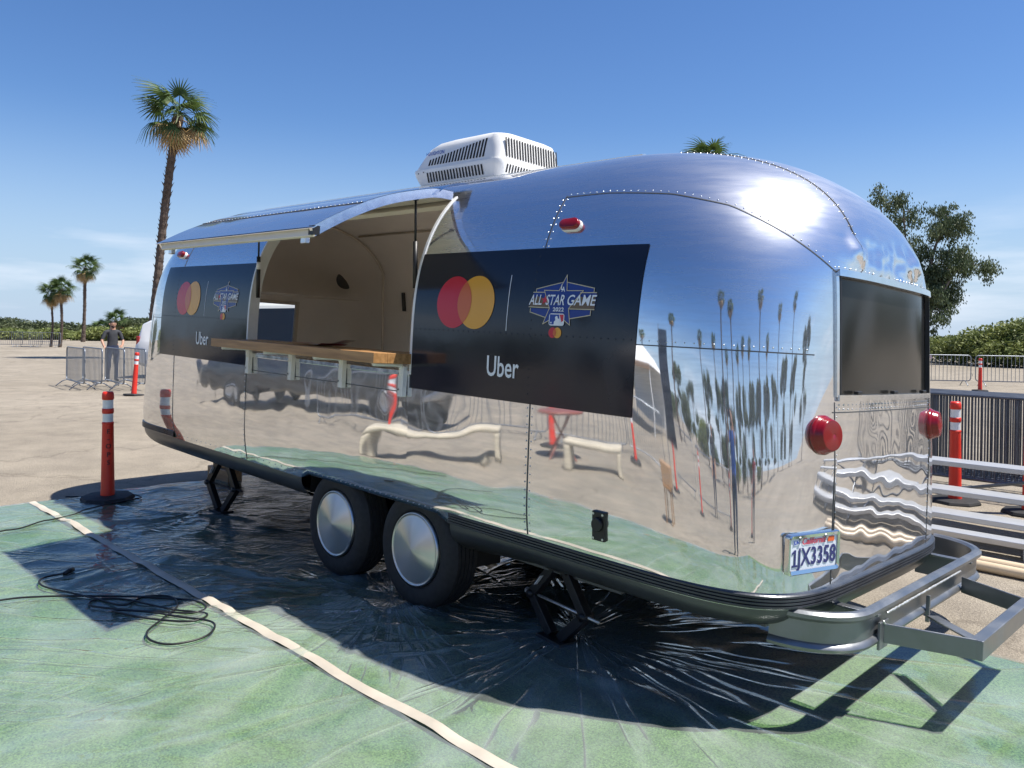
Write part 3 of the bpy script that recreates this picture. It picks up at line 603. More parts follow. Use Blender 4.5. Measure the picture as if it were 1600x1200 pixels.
for sx_ in (-.088, .072): MB().prism([(sx_ + .007 * math.cos(a), .064 + .007 * math.sin(a)) for a in np.linspace(0, 6.28, 8, endpoint=False)], .0, .008, M).build('plate_bolt', RIVET, plate)

# ------------------------------------------------------------------ bumper
bz = .505
def arcp(y0, sd):  # rounded end from (2.73, y0) back towards the body
    return [(2.73 - .30 * (1 - math.cos(a)) , y0 + sd * .27 * math.sin(a)) for a in np.linspace(0, R(88), 10)]
path = [(x, y) for x, y in arcp(-.62, -1)][::-1] + [(2.73, y) for y in np.linspace(-.55, .98, 12)] + arcp(1.02, 1)
bp_ = empty('rear_bumper'); bp_.parent = trailer
prof = [(-.010, -.085), (.012, -.088), (.030, -.080), (.036, -.066), (.028, -.052), (.016, -.046), (.016, .040), (.026, .046), (.040, .058), (.040, .074), (.026, .086), (.004, .086), (-.012, .074)]
rows = []
for i, (x, y) in enumerate(path):
    a = path[max(i - 1, 0)]; b = path[min(i + 1, len(path) - 1)]; tx, ty = b[0] - a[0], b[1] - a[1]; L = math.hypot(tx, ty); nx, ny = ty / L, -tx / L
    rows.append([(x + nx * d, y + ny * d, bz + h) for d, h in prof])
K = len(prof); ng = [i for i, (x, y) in enumerate(path)]
bar = obj('bumper_bar', [p for r in rows for p in r], [(i * K + k, i * K + (k + 1) % K, (i + 1) * K + (k + 1) % K, (i + 1) * K + k) for i in range(len(rows) - 1) for k in range(K)] + [tuple(range(K)), tuple((len(rows) - 1) * K + k for k in range(K))[::-1]], STEEL, bp_, True); smooth_angle(bar, 35)
for y0 in (-.55, .86): 
    MB().box((2.62, y0, .555), (.30, .05, .012), Matrix.Rotation(R(4), 4, 'Z')).build('bumper_bracket', STEEL, bp_, bevel=.003)
    MB().box((2.60, y0 + .02, .49), (.26, .008, .12)).build('bumper_bracket', STEEL, bp_)
# square-tube carrier frame behind the bumper
def sqtube(name, p0, p1, h, w, m=STEEL):
    p0, p1 = Vector(p0), Vector(p1); d = (p1 - p0); L = d.length; q = d.to_track_quat('X', 'Z').to_matrix().to_4x4(); return MB().box((p0 + p1) / 2, (L, w, h), q).build(name, m, bp_, bevel=.004)
zc = .462
sqtube('carrier_tube', (2.765, -.475, zc), (3.10, -.345, zc), .086, .012); sqtube('carrier_tube', (3.10, -.352, zc), (3.10, .555, zc), .086, .05); sqtube('carrier_tube', (3.09, .545, zc), (2.765, .70, zc), .086, .012)
MB().box((2.765, -.478, zc - .005), (.012, .10, .12)).build('carrier_plate', STEEL, bp_, bevel=.002); MB().box((2.772, .11, zc - .01), (.018, .014, .13)).build('carrier_plate', STEEL, bp_, bevel=.002)
sqtube('carrier_cross_bar', (2.79, .12, zc - .045), (3.07, -.14, zc - .03), .010, .06)
for (a, b) in (((2.768, -.45, .545), (2.768, .65, .545)), ((2.772, -.50, .52), (2.772, -.43, .47))):
    a, b = Vector(a), Vector(b); n = max(3, int((b - a).length / .018)); MB().tube([a.lerp(b, i / n) + Vector((0, 0, .003 * noise.noise(Vector((i * .7, 1, 2))))) for i in range(n + 1)], [.005 + .003 * abs(noise.noise(Vector((i * .9, 4, 2)))) for i in range(n + 1)], 6).build('weld_bead', WELD, bp_, True)

# ------------------------------------------------------------------ wheels and jacks
def hub_mat():
    m, n, l, b = new_mat('spun_steel_hubcap'); b.inputs['Metallic'].default_value = 1; b.inputs['Base Color'].default_value = (.62, .63, .64, 1); b.inputs['Roughness'].default_value = .30; b.inputs['Anisotropic'].default_value = .9; b.inputs['Anisotropic Rotation'].default_value = .25
    t = n.new('ShaderNodeTangent'); t.direction_type = 'RADIAL'; t.axis = 'Y'; l.new(t.outputs[0], b.inputs['Tangent'])
    return m
HUB = hub_mat()
def wheel(x, y, sd, tr_, r=.352):
    M = Matrix.Translation((x, y, 0)) @ Matrix.Rotation(R(90) * (1 if sd < 0 else -1), 4, 'X')   # lathe z -> outward
    w = empty('wheel'); w.parent = tr_; w.location = (x, y, 0)
    Q = Matrix.Rotation(R(90) * (1 if sd < 0 else -1), 4, 'X')
    prof = [(.215, -.02), (.235, .0), (.275, .008), (.315, .002), (.336, -.012), (.347, -.030)]
    for k in range(5):
        h = -.036 - k * .030; prof += [(r, h), (r, h - .021), (r - .008, h - .023), (r - .008, h - .028)]
    prof += [(.347, -.19), (.33, -.205), (.28, -.215), (.215, -.19)]
    MB().lathe(prof, 56, Q).build('tyre', RUBBER, w, False); smooth_angle(kids(w)[-1], 50)
    MB().lathe([(.0, .034), (.004, .0338), (.195, .010), (.204, .006), (.208, .010), (.212, .012), (.217, .008), (.219, -.004), (.214, -.03), (.0, -.03)], 56, Q).build('hubcap', HUB, w, True); smooth_angle(kids(w)[-1], 30)
    return w
for x in (.30, -.555):
    for sd, y in ((-1, -1.125), (1, 1.125)):
        w = wheel(x, y, sd, trailer); wp = TM @ Vector((x, y, 0)); w.location.z = (.352 + .016 - wp.z)   # tyres rest on the sheet
MB().box((-.13, 0, .40), (1.2, 1.7, .10)).build('axle_frame', DARKIN, trailer)
def jack(x, y, ztop_l):
    j = empty('scissor_jack'); j.parent = trailer; j.location = (x, y, 0)
    zb = -(TM @ Vector((x, y, 0))).z + .018; h = ztop_l - zb; mid = zb + h * .5; W_ = .215
    for sx_ in (-1, 1):
        for a, b in (((sx_ * .055, 0, ztop_l - .01), (sx_ * W_, 0, mid)), ((sx_ * W_, 0, mid), (sx_ * .045, 0, zb + .03))):
            a, b = Vector(a), Vector(b); q = (b - a).to_track_quat('X', 'Y').to_matrix().to_4x4(); MB().box((a + b) / 2, ((b - a).length + .02, .055, .05), q).build('jack_arm', BLACKM, j, bevel=.004)
        MB().tube([(sx_ * W_, -.04, mid), (sx_ * W_, .04, mid)], .022, 10).build('jack_trunnion', BLACKM, j, True)
    MB().tube([(-W_ - .03, 0, mid), (W_ + .10, 0, mid)], .008, 8).build('jack_screw', WELD if x > 0 else BLACKM, j, True)
    MB().box((0, 0, zb + .012), (.20, .13, .02)).build('jack_foot', BLACKM, j, bevel=.004); MB().box((0, 0, ztop_l), (.16, .08, .03)).build('jack_head', BLACKM, j)
    MB().tube([(-W_ - .06, 0, mid), (-W_ - .03, 0, mid)], .018, 6).build('screw_nut', WELD, j)
    d = Vector((-W_ + .055, 0, mid - ztop_l)); MB().box(Vector((-.135, -.031, (mid + ztop_l) / 2)), (.075, .003, .032), d.to_track_quat('X', 'Y').to_matrix().to_4x4()).build('warning_sticker', V_WHT, j)
    return j
jack(-2.79, -.845, .43).rotation_euler.z = R(6); jack(1.235, -.875, .44).rotation_euler.z = R(-8)

# ------------------------------------------------------------------ interior
for a_, b_2, z_, z_2 in ((XF, FX0, .62, 2.42), (DX1, XS, .62, 2.42), (DX0, DX1, DZ1, 2.42), (FX0, DX0, .62, 1.25), (FX0, DX0, 2.15, 2.42)): sidep('interior_side_wall', a_, b_2, z_, z_2, 1, CREAM, off=-.055, amp=0)
for nm, f, a, b in (('interior_ceiling', lambda s, t: st(lerp(XF, XS, s), YC + lerp(-yo, yr, t), zsec(lerp(-yo, yr, t))), 20, 40),
                    ('interior_rear_wall', lambda s, t: cap(lerp(.62, ZT, 1 - (1 - t) ** 2), s * math.pi), 50, 30)):
    patch(nm, f, a, b, CREAM, off=-.055, amp=0)
patch('interior_front_dome', lambda s, t: cap(lerp(1.92, ZT, 1 - (1 - t) ** 2), s * math.pi, False), 50, 24, CREAM, off=-.055, amp=0)
patch('interior_front_wall', lambda s, t: cap(lerp(.62, 1.45, t), s * math.pi, False), 50, 8, CREAM, off=-.055, amp=0)
for sd in (1, -1):
    def fn(s, t, sd=sd):
        z = lerp(1.45, 1.92, t); P = cap(z, s * th_of(.58, z), False); P[..., 1] = YC + (P[..., 1] - YC) * sd; return P
    patch('interior_front_corner', fn, 20, 8, CREAM, off=-.055, amp=0)
for a, b in ((XF, OX0 - .01), (OX1 + .01, XS)): sidep('interior_side_wall', a, b, .62, 2.44, m=CREAM, off=-.055, amp=0)
sidep('interior_side_wall', OX0 - .01, OX1 + .01, .62, 1.42, m=CREAM, off=-.055, amp=0)
MB().box((-1.0, 0, .60), (6.2, 2.1, .02)).build('interior_floor', CREAM, trailer)
# front arch rib and ceiling rail
rb = []
for y in np.linspace(-1.05, 1.05, 40):
    z = float(zsec(y)) - .075; rb.append((XF + .02, y * .97, z))
MB().tube([(XF + .02, -1.10, .9)] + rb + [(XF + .02, 1.10, .9)], .014, 6).build('ceiling_rib', CREAM_D, trailer, True)
MB().tube([(XF + .1, .62, float(zsec(.62)) - .07), (XS - .1, .62, float(zsec(.62)) - .07)], .010, 6).build('ceiling_rail', CREAM_D, trailer, True)
# front bulkhead shelf with arched opening in the dome
sh = [(-1.02 + 2.04 * i / 30) for i in range(31)]
shelf = obj('front_shelf', [(XF - .30, y, 1.985) for y in sh] + [(XF - .30 - .62 * (1 - (abs(y) / 1.06) ** 3.5) ** .3, y, 1.985) for y in sh], [(i, i + 1, 32 + i, 31 + i) for i in range(30)], CREAM_D, trailer)
# speaker, ceiling vent lid, dark catch
def disc(c, nrm, r, h, m, name, parent, n=28):
    q = Vector(nrm).to_track_quat('Z', 'Y').to_matrix().to_4x4(); return MB().lathe([(0, 0), (r, 0), (r, h * .6), (r * .9, h), (0, h)], n, Matrix.Translation(Vector(c)) @ q).build(name, m, parent, True)
SPK = mat('grey_speaker_mesh', (.10, .095, .09), .8, 0, var=.2, scale=120)
ys = YC + float(hw(2.02)) - .062; disc((-3.80, .985, 2.22), (.72, -.62, -.25), .105, .012, SPK, 'speaker', trailer)
VENT_LID = mat('ceiling_panel_white', (.86, .85, .82), .4)
for xl in (-1.80,): MB().box((xl, -.10, float(zsec(.1)) - .070), (.50, .30, .014)).build('ceiling_vent_lid', VENT_LID, trailer, bevel=.003)  # roof vent lid from below: plain white panel, gives no light
MB().box((-2.87, YC + float(hw(1.99)) - .068, 1.985), (.05, .016, .20), Matrix.Rotation(R(8), 4, 'X')).build('wall_switch', BLACK, trailer, bevel=.004)
# front window pane and frame
fwin = patch('front_window', lambda s, t: (lambda y, z: st(endx(y, z, False), y, z))(lerp(-.57, .57, s), lerp(1.46, 1.91, t)), 20, 8, GLASS, off=-.012, amp=0)
def fr(y, z): p = np.array([float(endx(y, z, False)), y, z]); return (p + np.array([.05, 0, 0]), np.array([1., 0, 0]))
for PN in ([fr(y, 1.455) for y in np.linspace(-.6, .6, 20)], [fr(y, 1.915) for y in np.linspace(-.6, .6, 20)], [fr(-.585, z) for z in np.linspace(1.44, 1.93, 8)], [fr(.585, z) for z in np.linspace(1.44, 1.93, 8)]): frame_strip('window_frame', PN, .04, .02, CREAM_D, fwin)

# ------------------------------------------------------------------ hatch opening, counter, awning flap
def jamb(x):
    v = []; zs_ = np.linspace(OZ0 - .02, OZ1 + .02, 26)
    for z in zs_:
        y = YC - float(hw(z)); dz = float(hw(z + .01) - hw(z - .01)) / .02; n = np.array([0, -1, -dz]); n /= np.linalg.norm(n)
        for o in (.006, -.075): v.append(np.array([x, y, z]) + n * o)
    w = .02 if x > 0 else -.02
    v2 = [p + np.array([w, 0, 0]) for p in v]; n = len(v); m_ = MB(); m_.add(v + v2, [f_ for i in range(25) for f_ in ((2 * i, 2 * i + 1, 2 * i + 3, 2 * i + 2), (n + 2 * i, n + 2 * i + 2, n + 2 * i + 3, n + 2 * i + 1), (2 * i, 2 * i + 2, n + 2 * i + 2, n + 2 * i), (2 * i + 1, n + 2 * i + 1, n + 2 * i + 3, 2 * i + 3))])
    return m_.build('hatch_jamb', WHITEM, trailer)
jamb(OX0); jamb(OX1)
MB().box(((OX0 + OX1) / 2, -1.155, OZ0 - .015), (OX1 - OX0, .10, .03)).build('hatch_sill', ALU_EDGE, trailer, bevel=.003)
hy, hz = YC - float(hw(OZ1)), OZ1
MB().box(((OX0 + OX1) / 2, hy + .035, hz - .012), (OX1 - OX0, .09, .03), Matrix.Rotation(R(42), 4, 'X')).build('hatch_header', CREAM, trailer)
counter = empty('counter'); counter.parent = trailer
cx0, cx1 = -1.82, .262; nb = 5; wdt = (-.98 + 1.482) / nb
for i in range(nb): MB().box(((cx0 + cx1) / 2, -1.482 + wdt * (i + .5), 1.502), (cx1 - cx0, wdt - .0008, .062)).build('counter_board', WOOD, counter, bevel=.003)
for x in (-1.715, -1.08, -.438, .205):
    yb_ = YC - float(hw(1.36)); bk = MB().box((x, yb_ - .020, 1.365), (.046, .035, .185)).build('counter_bracket', WHITEM, counter, bevel=.004)
    MB().tube(bez([(x, yb_ - .03, 1.40), (x, yb_ - .035, 1.45), (x, yb_ - .07, 1.467), (x, yb_ - .24, 1.468)], 5), .017, 8).build('bracket_arm', WHITEM, bk, True)
    for dz in (-.05, .045): disc((x - .012, yb_ - .039, 1.365 + dz), (0, -1, 0), .0055, .003, BLACK, 'bracket_hole', bk, 10)
# flap: the cut-out wall section swung up on its top hinge
FP = bez([(hy - .005, 2.548, 0), (-1.06, 2.545, 0), (-1.18, 2.522, 0), (-1.46, 2.436, 0), (-1.71, 2.318, 0), (-1.925, 2.190, 0)], 7); FP = [(p.x, p.y) for p in FP]
flap = empty('hatch_flap'); flap.parent = trailer
fx0, fx1 = OX0 - .01, OX1 + .005
def flap_sheet(name, off, m, x0=fx0, x1=fx1, i0=0, i1=None, amp=0.0):
    pts = FP[i0:i1]; v = []; nx = 36
    for i, (y, z) in enumerate(pts):
        a = pts[max(i - 1, 0)]; b = pts[min(i + 1, len(pts) - 1)]; ty, tz = b[0] - a[0], b[1] - a[1]; L = math.hypot(ty, tz); ny, nz = tz / L, -ty / L
        if nz < 0: ny, nz = -ny, -nz
        for j in range(nx + 1):
            x = lerp(x0, x1, j / nx); o = off + (wob((x, y, z), amp, 3) if amp else 0); v.append((x, y + ny * o, z + nz * o))
    K = nx + 1
    return obj(name, v, [(i * K + j, i * K + j + 1, (i + 1) * K + j + 1, (i + 1) * K + j) for i in range(len(pts) - 1) for j in range(nx)], m, flap, True)
fs = flap_sheet('flap_skin', .004, ALU, amp=.0010); flap_sheet('flap_lining', -.048, CREAM, fx0 + .03, fx1 - .03, 0, -1)
def flap_edge(x0, x1, m, name):
    v = []
    for i, (y, z) in enumerate(FP):
        a = FP[max(i - 1, 0)]; b = FP[min(i + 1, len(FP) - 1)]; ty, tz = b[0] - a[0], b[1] - a[1]; L = math.hypot(ty, tz); ny, nz = tz / L, -ty / L
        if nz < 0: ny, nz = -ny, -nz
        for x in (x0, x1):
            for o in (.002, -.052): v.append((x, y + ny * o, z + nz * o))
    n = len(FP); f = []
    for i in range(n - 1):
        a = 4 * i; b = a + 4
        f += [(a, a + 1, b + 1, b), (a + 2, b + 2, b + 3, a + 3), (a, b, b + 2, a + 2), (a + 1, a + 3, b + 3, b + 1)]
    f += [(0, 2, 3, 1), (4 * n - 4, 4 * n - 3, 4 * n - 1, 4 * n - 2)]
    return obj(name, v, f, m, flap, False)
flap_edge(fx1 - .028, fx1 - .001, ALU_EDGE, 'flap_edge_rail'); flap_edge(fx0 + .001, fx0 + .028, ALU_EDGE, 'flap_edge_rail')
ye, ze = FP[-1]
MB().box(((fx0 + fx1) / 2, ye + .030, ze - .018), (fx1 - fx0 - .05, .028, .055), Matrix.Rotation(R(-12), 4, 'X')).build('flap_lip', CREAM, flap, bevel=.003)
MB().box(((fx0 + fx1) / 2, ye + .004, ze + .002), (fx1 - fx0 + .06, .030, .004), Matrix.Rotation(R(31), 4, 'X')).build('flap_drip_edge', ALU_EDGE, flap)
MB().box((fx1 - .02, ye + .03, ze - .012), (.05, .04, .05)).build('corner_seal', BLACK, flap)
for x in (fx0 + .12, fx1 - .14): MB().box((x, ye + .05, ze - .058), (.05, .03, .035)).build('flap_latch', ALU_DULL, flap, bevel=.004)
i_ = int(len(FP) * .72); ribbon_pts = [(np.array([lerp(fx0, fx1, t), FP[i_][0], FP[i_][1]]), np.array([0, -.42, .9])) for t in np.linspace(0, 1, 30)]
o = ribbon('flap_seam', [(p + n * .006, n) for p, n in ribbon_pts], .010); o.parent = flap
rivets([(p + n * .006, n) for p, n in ribbon_pts], gap=.045, side=.018, r=.005, parent=flap)
# wind deflector strip over the hinge
hv = []
for i in range(9):
    a = i / 8; y = hy - .16 + .26 * a; z = 2.553 + .10 * a - .05 * a * a - .06 * (1 - a) ** 3
    for x in (fx0 - .02, fx1 + .03): hv.append((x, y, z + .010))
obj('hinge_cover', hv, [(2 * i, 2 * i + 1, 2 * i + 3, 2 * i + 2) for i in range(8)], ALU_EDGE, flap, True)
for x, zb_ in ((OX0 + .035, 1.86), (OX1 - .055, 1.93)):
    a = Vector((x, -1.19, 2.475)); b = Vector((x + .004, YC - float(hw(zb_)) + .035, zb_)); m_ = a.lerp(b, .48)
    s_ = MB().tube([a, m_], .0075, 8).build('gas_strut', BLACKM, flap, True); MB().tube([m_, b], .015, 10).build('strut_cylinder', BLACK, s_, True); MB().box(a, (.03, .03, .03)).build('strut_socket', BLACK, s_, bevel=.004)
    if x < 0: MB().tube([a.lerp(b, .55), a.lerp(b, .64)], .0158, 10).build('strut_sticker', V_WHT, s_, True)
# ------------------------------------------------------------------ vinyl banners
def banner(s0, s1, z0, z1, label):
    nu = max(10, int((s1 - s0) / .03)); nvv = 26; v = []
    for j in range(nvv + 1):
        for i in range(nu + 1): v.append(near(lerp(s0, s1, i / nu), lerp(z0, z1, j / nvv), .0045)[0])
    K = nu + 1; o = obj('banner', v, [(j * K + i, j * K + i + 1, (j + 1) * K + i + 1, (j + 1) * K + i) for j in range(nvv) for i in range(nu)], VINYL, trailer, True); o['label'] = label; return o
def decal(name, pts, faces, m, parent, off): return obj(name, [near(s, z, off)[0] for s, z in pts], faces, m, parent, True)
def poly(name, pts, m, parent, off):   # flat shape cut into triangles, then laid on the skin
    bm = bmesh.new(); vs_ = [bm.verts.new((x, y, 0)) for x, y in pts]; bm.faces.new(vs_); bmesh.ops.triangulate(bm, faces=bm.faces[:])
    bm.verts.index_update(); v = [(q.co.x, q.co.y) for q in bm.verts]; f = [tuple(q.index for q in p.verts) for p in bm.faces]; bm.free(); return decal(name, v, f, m, parent, off)
def circle(name, cx, cz, r, m, parent, off, rings=6, n=40):
    v = [(cx, cz)]; f = []
    for k in range(1, rings + 1): v += [(cx + r * k / rings * math.cos(2 * math.pi * i / n), cz + r * k / rings * math.sin(2 * math.pi * i / n)) for i in range(n)]
    for i in range(n): f.append((0, 1 + i, 1 + (i + 1) % n))
    for k in range(rings - 1):
        for i in range(n): f.append((1 + k * n + i, 1 + (k + 1) * n + i, 1 + (k + 1) * n + (i + 1) % n, 1 + k * n + (i + 1) % n))
    return decal(name, v, f, m, parent, off)
def lensshape(name, x1, x2, cz, r, m, parent, off):
    d = (x2 - x1) / 2; h = math.sqrt(max(r * r - d * d, 0)); xm = (x1 + x2) / 2; v = []; f = []; n = 18; k = 4
    for j in range(n + 1):
        z = lerp(-h, h, j / n) * .999; w = math.sqrt(max(r * r - z * z, 0)) - d
        for i in range(k + 1): v.append((xm + lerp(-w, w, i / k), cz + z))
    return decal(name, v, [(j * (k + 1) + i, j * (k + 1) + i + 1, (j + 1) * (k + 1) + i + 1, (j + 1) * (k + 1) + i) for j in range(n) for i in range(k)], m, parent, off)
def stroke(name, pts, w, m, parent, off, closed=False):
    v = []; f = []; P = pts + [pts[0]] if closed else pts
    for (x0, y0), (x1, y1) in zip(P[:-1], P[1:]):
        L = math.hypot(x1 - x0, y1 - y0); nx, ny = -(y1 - y0) / L * w / 2, (x1 - x0) / L * w / 2; ex, ey = (x1 - x0) / L * w * .4, (y1 - y0) / L * w * .4; k = len(v); seg = max(1, int(L / .05))
        for i in range(seg + 1):
            t = i / seg; x = lerp(x0 - ex, x1 + ex, t); y = lerp(y0 - ey, y1 + ey, t); v += [(x + nx, y + ny), (x - nx, y - ny)]
        f += [(k + 2 * i, k + 2 * i + 1, k + 2 * i + 3, k + 2 * i + 2) for i in range(seg)]
    return decal(name, v, f, m, parent, off)
def words(s, size, cx, cz, m, name, parent, off, bold=0, sx=1, shear=0):
    v, f = text2d(s, size, bold, shear, sx); return decal(name, [(x + cx, z + cz) for x, z in v], f, m, parent, off)
def graphics(B, ds):
    r = .147; a, b = .615 + ds, .796 + ds; cz = 1.846
    circle('red_circle', a, cz, r, V_RED, B, .0065); circle('amber_circle', b, cz, r, V_YEL, B, .0078); lensshape('orange_overlap', a, b, cz, r, V_ORG, B, .0092)
    stroke('divider_line', [(1.047 + ds, 1.70), (1.047 + ds, 1.992)], .0045, V_WHT, B, .0065)
    L = lambda zx, zy: (1.42 + ds + (zx / 10 - 83) / 247, 1.862 - (zy / 10 - 47) / 300)
    # crest: two blue wings behind a tall five-point star
    poly('crest_plate', [L(*q) for q in ((390, 300), (840, 195), (1310, 290), (1310, 350), (380, 350))], V_BLU, B, .0062)
    poly('crest_plate', [L(*q) for q in ((320, 595), (1295, 610), (1295, 680), (990, 740), (580, 735), (320, 655))], V_BLU, B, .0062)
    poly('crest_band', [L(*q) for q in ((350, 352), (1350, 352), (1340, 600), (300, 575))], V_BLU, B, .0067)
    poly('crest_scene', [L(*q) for q in ((310, 470), (420, 410), (540, 440), (700, 500), (900, 440), (1050, 400), (1200, 430), (1340, 400), (1340, 598), (300, 572))], V_BROWN, B, .0072)
    star = [L(*q) for q in ((865, 90), (895, 325), (1150, 325), (950, 590), (990, 835), (790, 690), (550, 830), (640, 590), (525, 320), (770, 325))]
    poly('crest_star', star, V_BLU, B, .0078); 
    stroke('crest_outline', star[:], .0042, V_GOLD, B, .0084, True)
    for pts in (((390, 345), (390, 298), (815, 200)), ((890, 200), (1310, 290), (1310, 350)), ((345, 350), (540, 350)), ((1110, 354), (1350, 354)), ((290, 574), (640, 585)), ((950, 595), (1340, 600)), ((320, 600), (320, 655), (580, 730)), ((985, 740), (1290, 680), (1290, 615))):
        stroke('crest_outline', [L(*q) for q in pts], .0042, V_GOLD, B, .0080)
    poly('red_star', [L(555 + (62 if k % 2 == 0 else 26) * math.sin(k * math.pi / 5), 470 - (75 if k % 2 == 0 else 30) * math.cos(k * math.pi / 5)) for k in range(10)], V_MLBR, B, .0090)
    for s, x0, x1 in (('ALL', 300, 515), ('STAR', 580, 885), ('GAME', 925, 1355)):
        cx, cz_ = L((x0 + x1) / 2, 465); w = (x1 - x0) / 10 / 247; v, f = text2d(s, 1.0, .012); vx = [p[0] for p in v]; k = w / (max(vx) - min(vx)); vy = [p[1] for p in v]; kz = .052 / (max(vy) - min(vy)); my = (max(vy) + min(vy)) / 2; mx_ = (max(vx) + min(vx)) / 2
        decal('crest_lettering', [((x - mx_) * k + (y - my) * kz * .18 + cx, (y - my) * kz + cz_) for x, y in v], f, V_WHT, B, .0098)
    cx, cz_ = L(790, 610); words('2022', .027, cx, cz_, V_WHT, 'crest_year', B, .0092, .0006, 1.35)
    cx, cz_ = L(828, 290); words('L', .036, cx - .006, cz_ + .004, V_WHT, 'crest_monogram', B, .0092, .0010, .9); words('A', .034, cx + .004, cz_ - .006, V_WHT, 'crest_monogram', B, .0094, .0008, .9)
    # little white-bordered badge with a batter outline
    bx, bz_ = L(775, 758)
    rr = [(bx + x, bz_ + y) for x, y in rrect(.100, .060, .012)]; poly('badge_border', rr, V_WHT, B, .0094)
    poly('badge_blue', [(bx - .045, bz_ - .025), (bx + .020, bz_ - .025), (bx + .016, bz_ + .025), (bx - .045, bz_ + .025)], V_MLBB, B, .0101)
    poly('badge_red', [(bx + .045, bz_ - .005), (bx + .045, bz_ + .025), (bx + .018, bz_ + .025), (bx + .034, bz_ - .012)], V_MLBR, B, .0101)
    poly('badge_batter', [(bx - .016, bz_ - .025), (bx - .014, bz_ - .010), (bx - .006, bz_ - .004), (bx - .008, bz_ + .004), (bx - .010, bz_ + .010), (bx - .003, bz_ + .018), (bx + .007, bz_ + .016), (bx + .009, bz_ + .006), (bx + .022, bz_ + .002), (bx + .028, bz_ - .010), (bx + .040, bz_ - .020), (bx + .036, bz_ - .025)], V_WHT, B, .0108)
    circle('badge_ball', bx - .034, bz_ - .016, .0045, V_WHT, B, .0108, 2, 12)
    mx0, mz0 = L(755, 955); r2 = .0265; circle('red_circle', mx0 - .015, mz0, r2, V_RED, B, .0065, 3, 24); circle('amber_circle', mx0 + .017, mz0, r2, V_YEL, B, .0078, 3, 24); lensshape('orange_overlap', mx0 - .015, mx0 + .017, mz0, r2, V_ORG, B, .0092)
    # wordmark
    v, f = text2d('Uber', 1.0, .012); vx = [p[0] for p in v]; vy = [p[1] for p in v]; k = .238 / (max(vx) - min(vx)); kz = .110 / (max(vy) - min(vy)); decal('wordmark', [((x - min(vx)) * k + .917 + ds, (y - min(vy)) * kz + 1.452) for x, y in v], f, V_WHT, B, .0075)
B1 = banner(.252, 1.868, 1.330, 2.133, 'large navy banner with red and amber circles behind the hatch'); graphics(B1, 0.0)
B2 = banner(-3.47, -1.80, 1.330, 2.133, 'navy banner with red and amber circles ahead of the hatch'); graphics(B2, -3.615)

for B, s0, s1 in ((B1, .27, 1.85), (B2, -3.45, -1.82)): rivets([near(lerp(s0, s1, t), BELT, .0035) for t in np.linspace(0, 1, 50)], side=.02, r=.006, parent=B, name='rivet_bumps', m=VINYL)
rivets([near(XS, z, .0035) for z in np.linspace(1.36, 2.12, 30)], side=.017, r=.006, parent=B1, name='rivet_bumps', m=VINYL); rivets([near(XF, z, .0035) for z in np.linspace(1.36, 2.12, 30)], side=.017, r=.006, parent=B2, name='rivet_bumps', m=VINYL)
# ------------------------------------------------------------------ roof air conditioner
ac = empty('air_conditioner'); ac.parent = trailer; ac.location = (-.455, .01, 2.775); ac.scale = (1, 1, 1.06)
def rloop(x0, x1, w, r, z, n=7):
    o = []
    for cx, cy, a0 in ((x1 - r, w - r, 0), (x0 + r, w - r, 90), (x0 + r, -w + r, 180), (x1 - r, -w + r, 270)):
        for i in range(n): a = R(a0 + 90 * i / (n - 1)); o.append((cx + r * math.cos(a), cy + r * math.sin(a), z))
    return o
def loft(name, loops, m, parent):
    n = len(loops[0]); v = [p for l_ in loops for p in l_]; f = [(i * n + k, i * n + (k + 1) % n, (i + 1) * n + (k + 1) % n, (i + 1) * n + k) for i in range(len(loops) - 1) for k in range(n)] + [tuple(range(n))[::-1], tuple((len(loops) - 1) * n + k for k in range(n))]
    o = obj(name, v, f, m, parent); smooth_angle(o, 38); return o
loft('lower_shroud', [rloop(-.455, .455, .325, .06, .025), rloop(-.50, .47, .345, .06, .095), rloop(-.515, .475, .352, .07, .128), rloop(-.51, .472, .350, .07, .138)], WHITEP, ac)
loft('upper_shroud', [rloop(-.505, .462, .342, .07, .134), rloop(-.500, .458, .338, .07, .150), rloop(-.44, .446, .328, .08, .225), rloop(-.38, .436, .318, .09, .285), rloop(-.30, .425, .305, .10, .318), rloop(-.20, .40, .28, .12, .333), rloop(-.05, .33, .20, .10, .338)], WHITEP, ac)
MB().box((-.02, 0, .012), (.86, .60, .026)).build('gasket', BLACK, ac)
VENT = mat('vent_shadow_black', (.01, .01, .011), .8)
sl_ = MB()
for i in range(19):      # side louvres, upper: taller towards the rear
    x = -.325 + i * .0335; t = i / 18; z0, z1 = .162, lerp(.205, .290, t); y0, y1 = -(.338 - (z0 - .15) * .135) - .0035, -(.338 - (z1 - .15) * .15) - .003
    sl_.add([(x, y0, z0), (x + .0165, y0, z0), (x + .0165 + .010, y1, z1), (x + .010, y1, z1), (x, y0 + .05, z0), (x + .0165, y0 + .05, z0), (x + .0265, y1 + .05, z1), (x + .010, y1 + .05, z1)], [(0, 1, 2, 3), (0, 4, 5, 1), (3, 2, 6, 7), (0, 3, 7, 4), (1, 5, 6, 2)])
for i in range(19):
    x = -.325 + i * .0335; sl_.add([(x + .006, -.3345, .040), (x + .0225, -.3345, .040), (x + .0165, -.3520, .108), (x, -.3520, .108)], [(0, 1, 2, 3)])
tag(sl_.build('side_louvre_slots', VENT, ac), kind='stuff')
sl_ = MB()
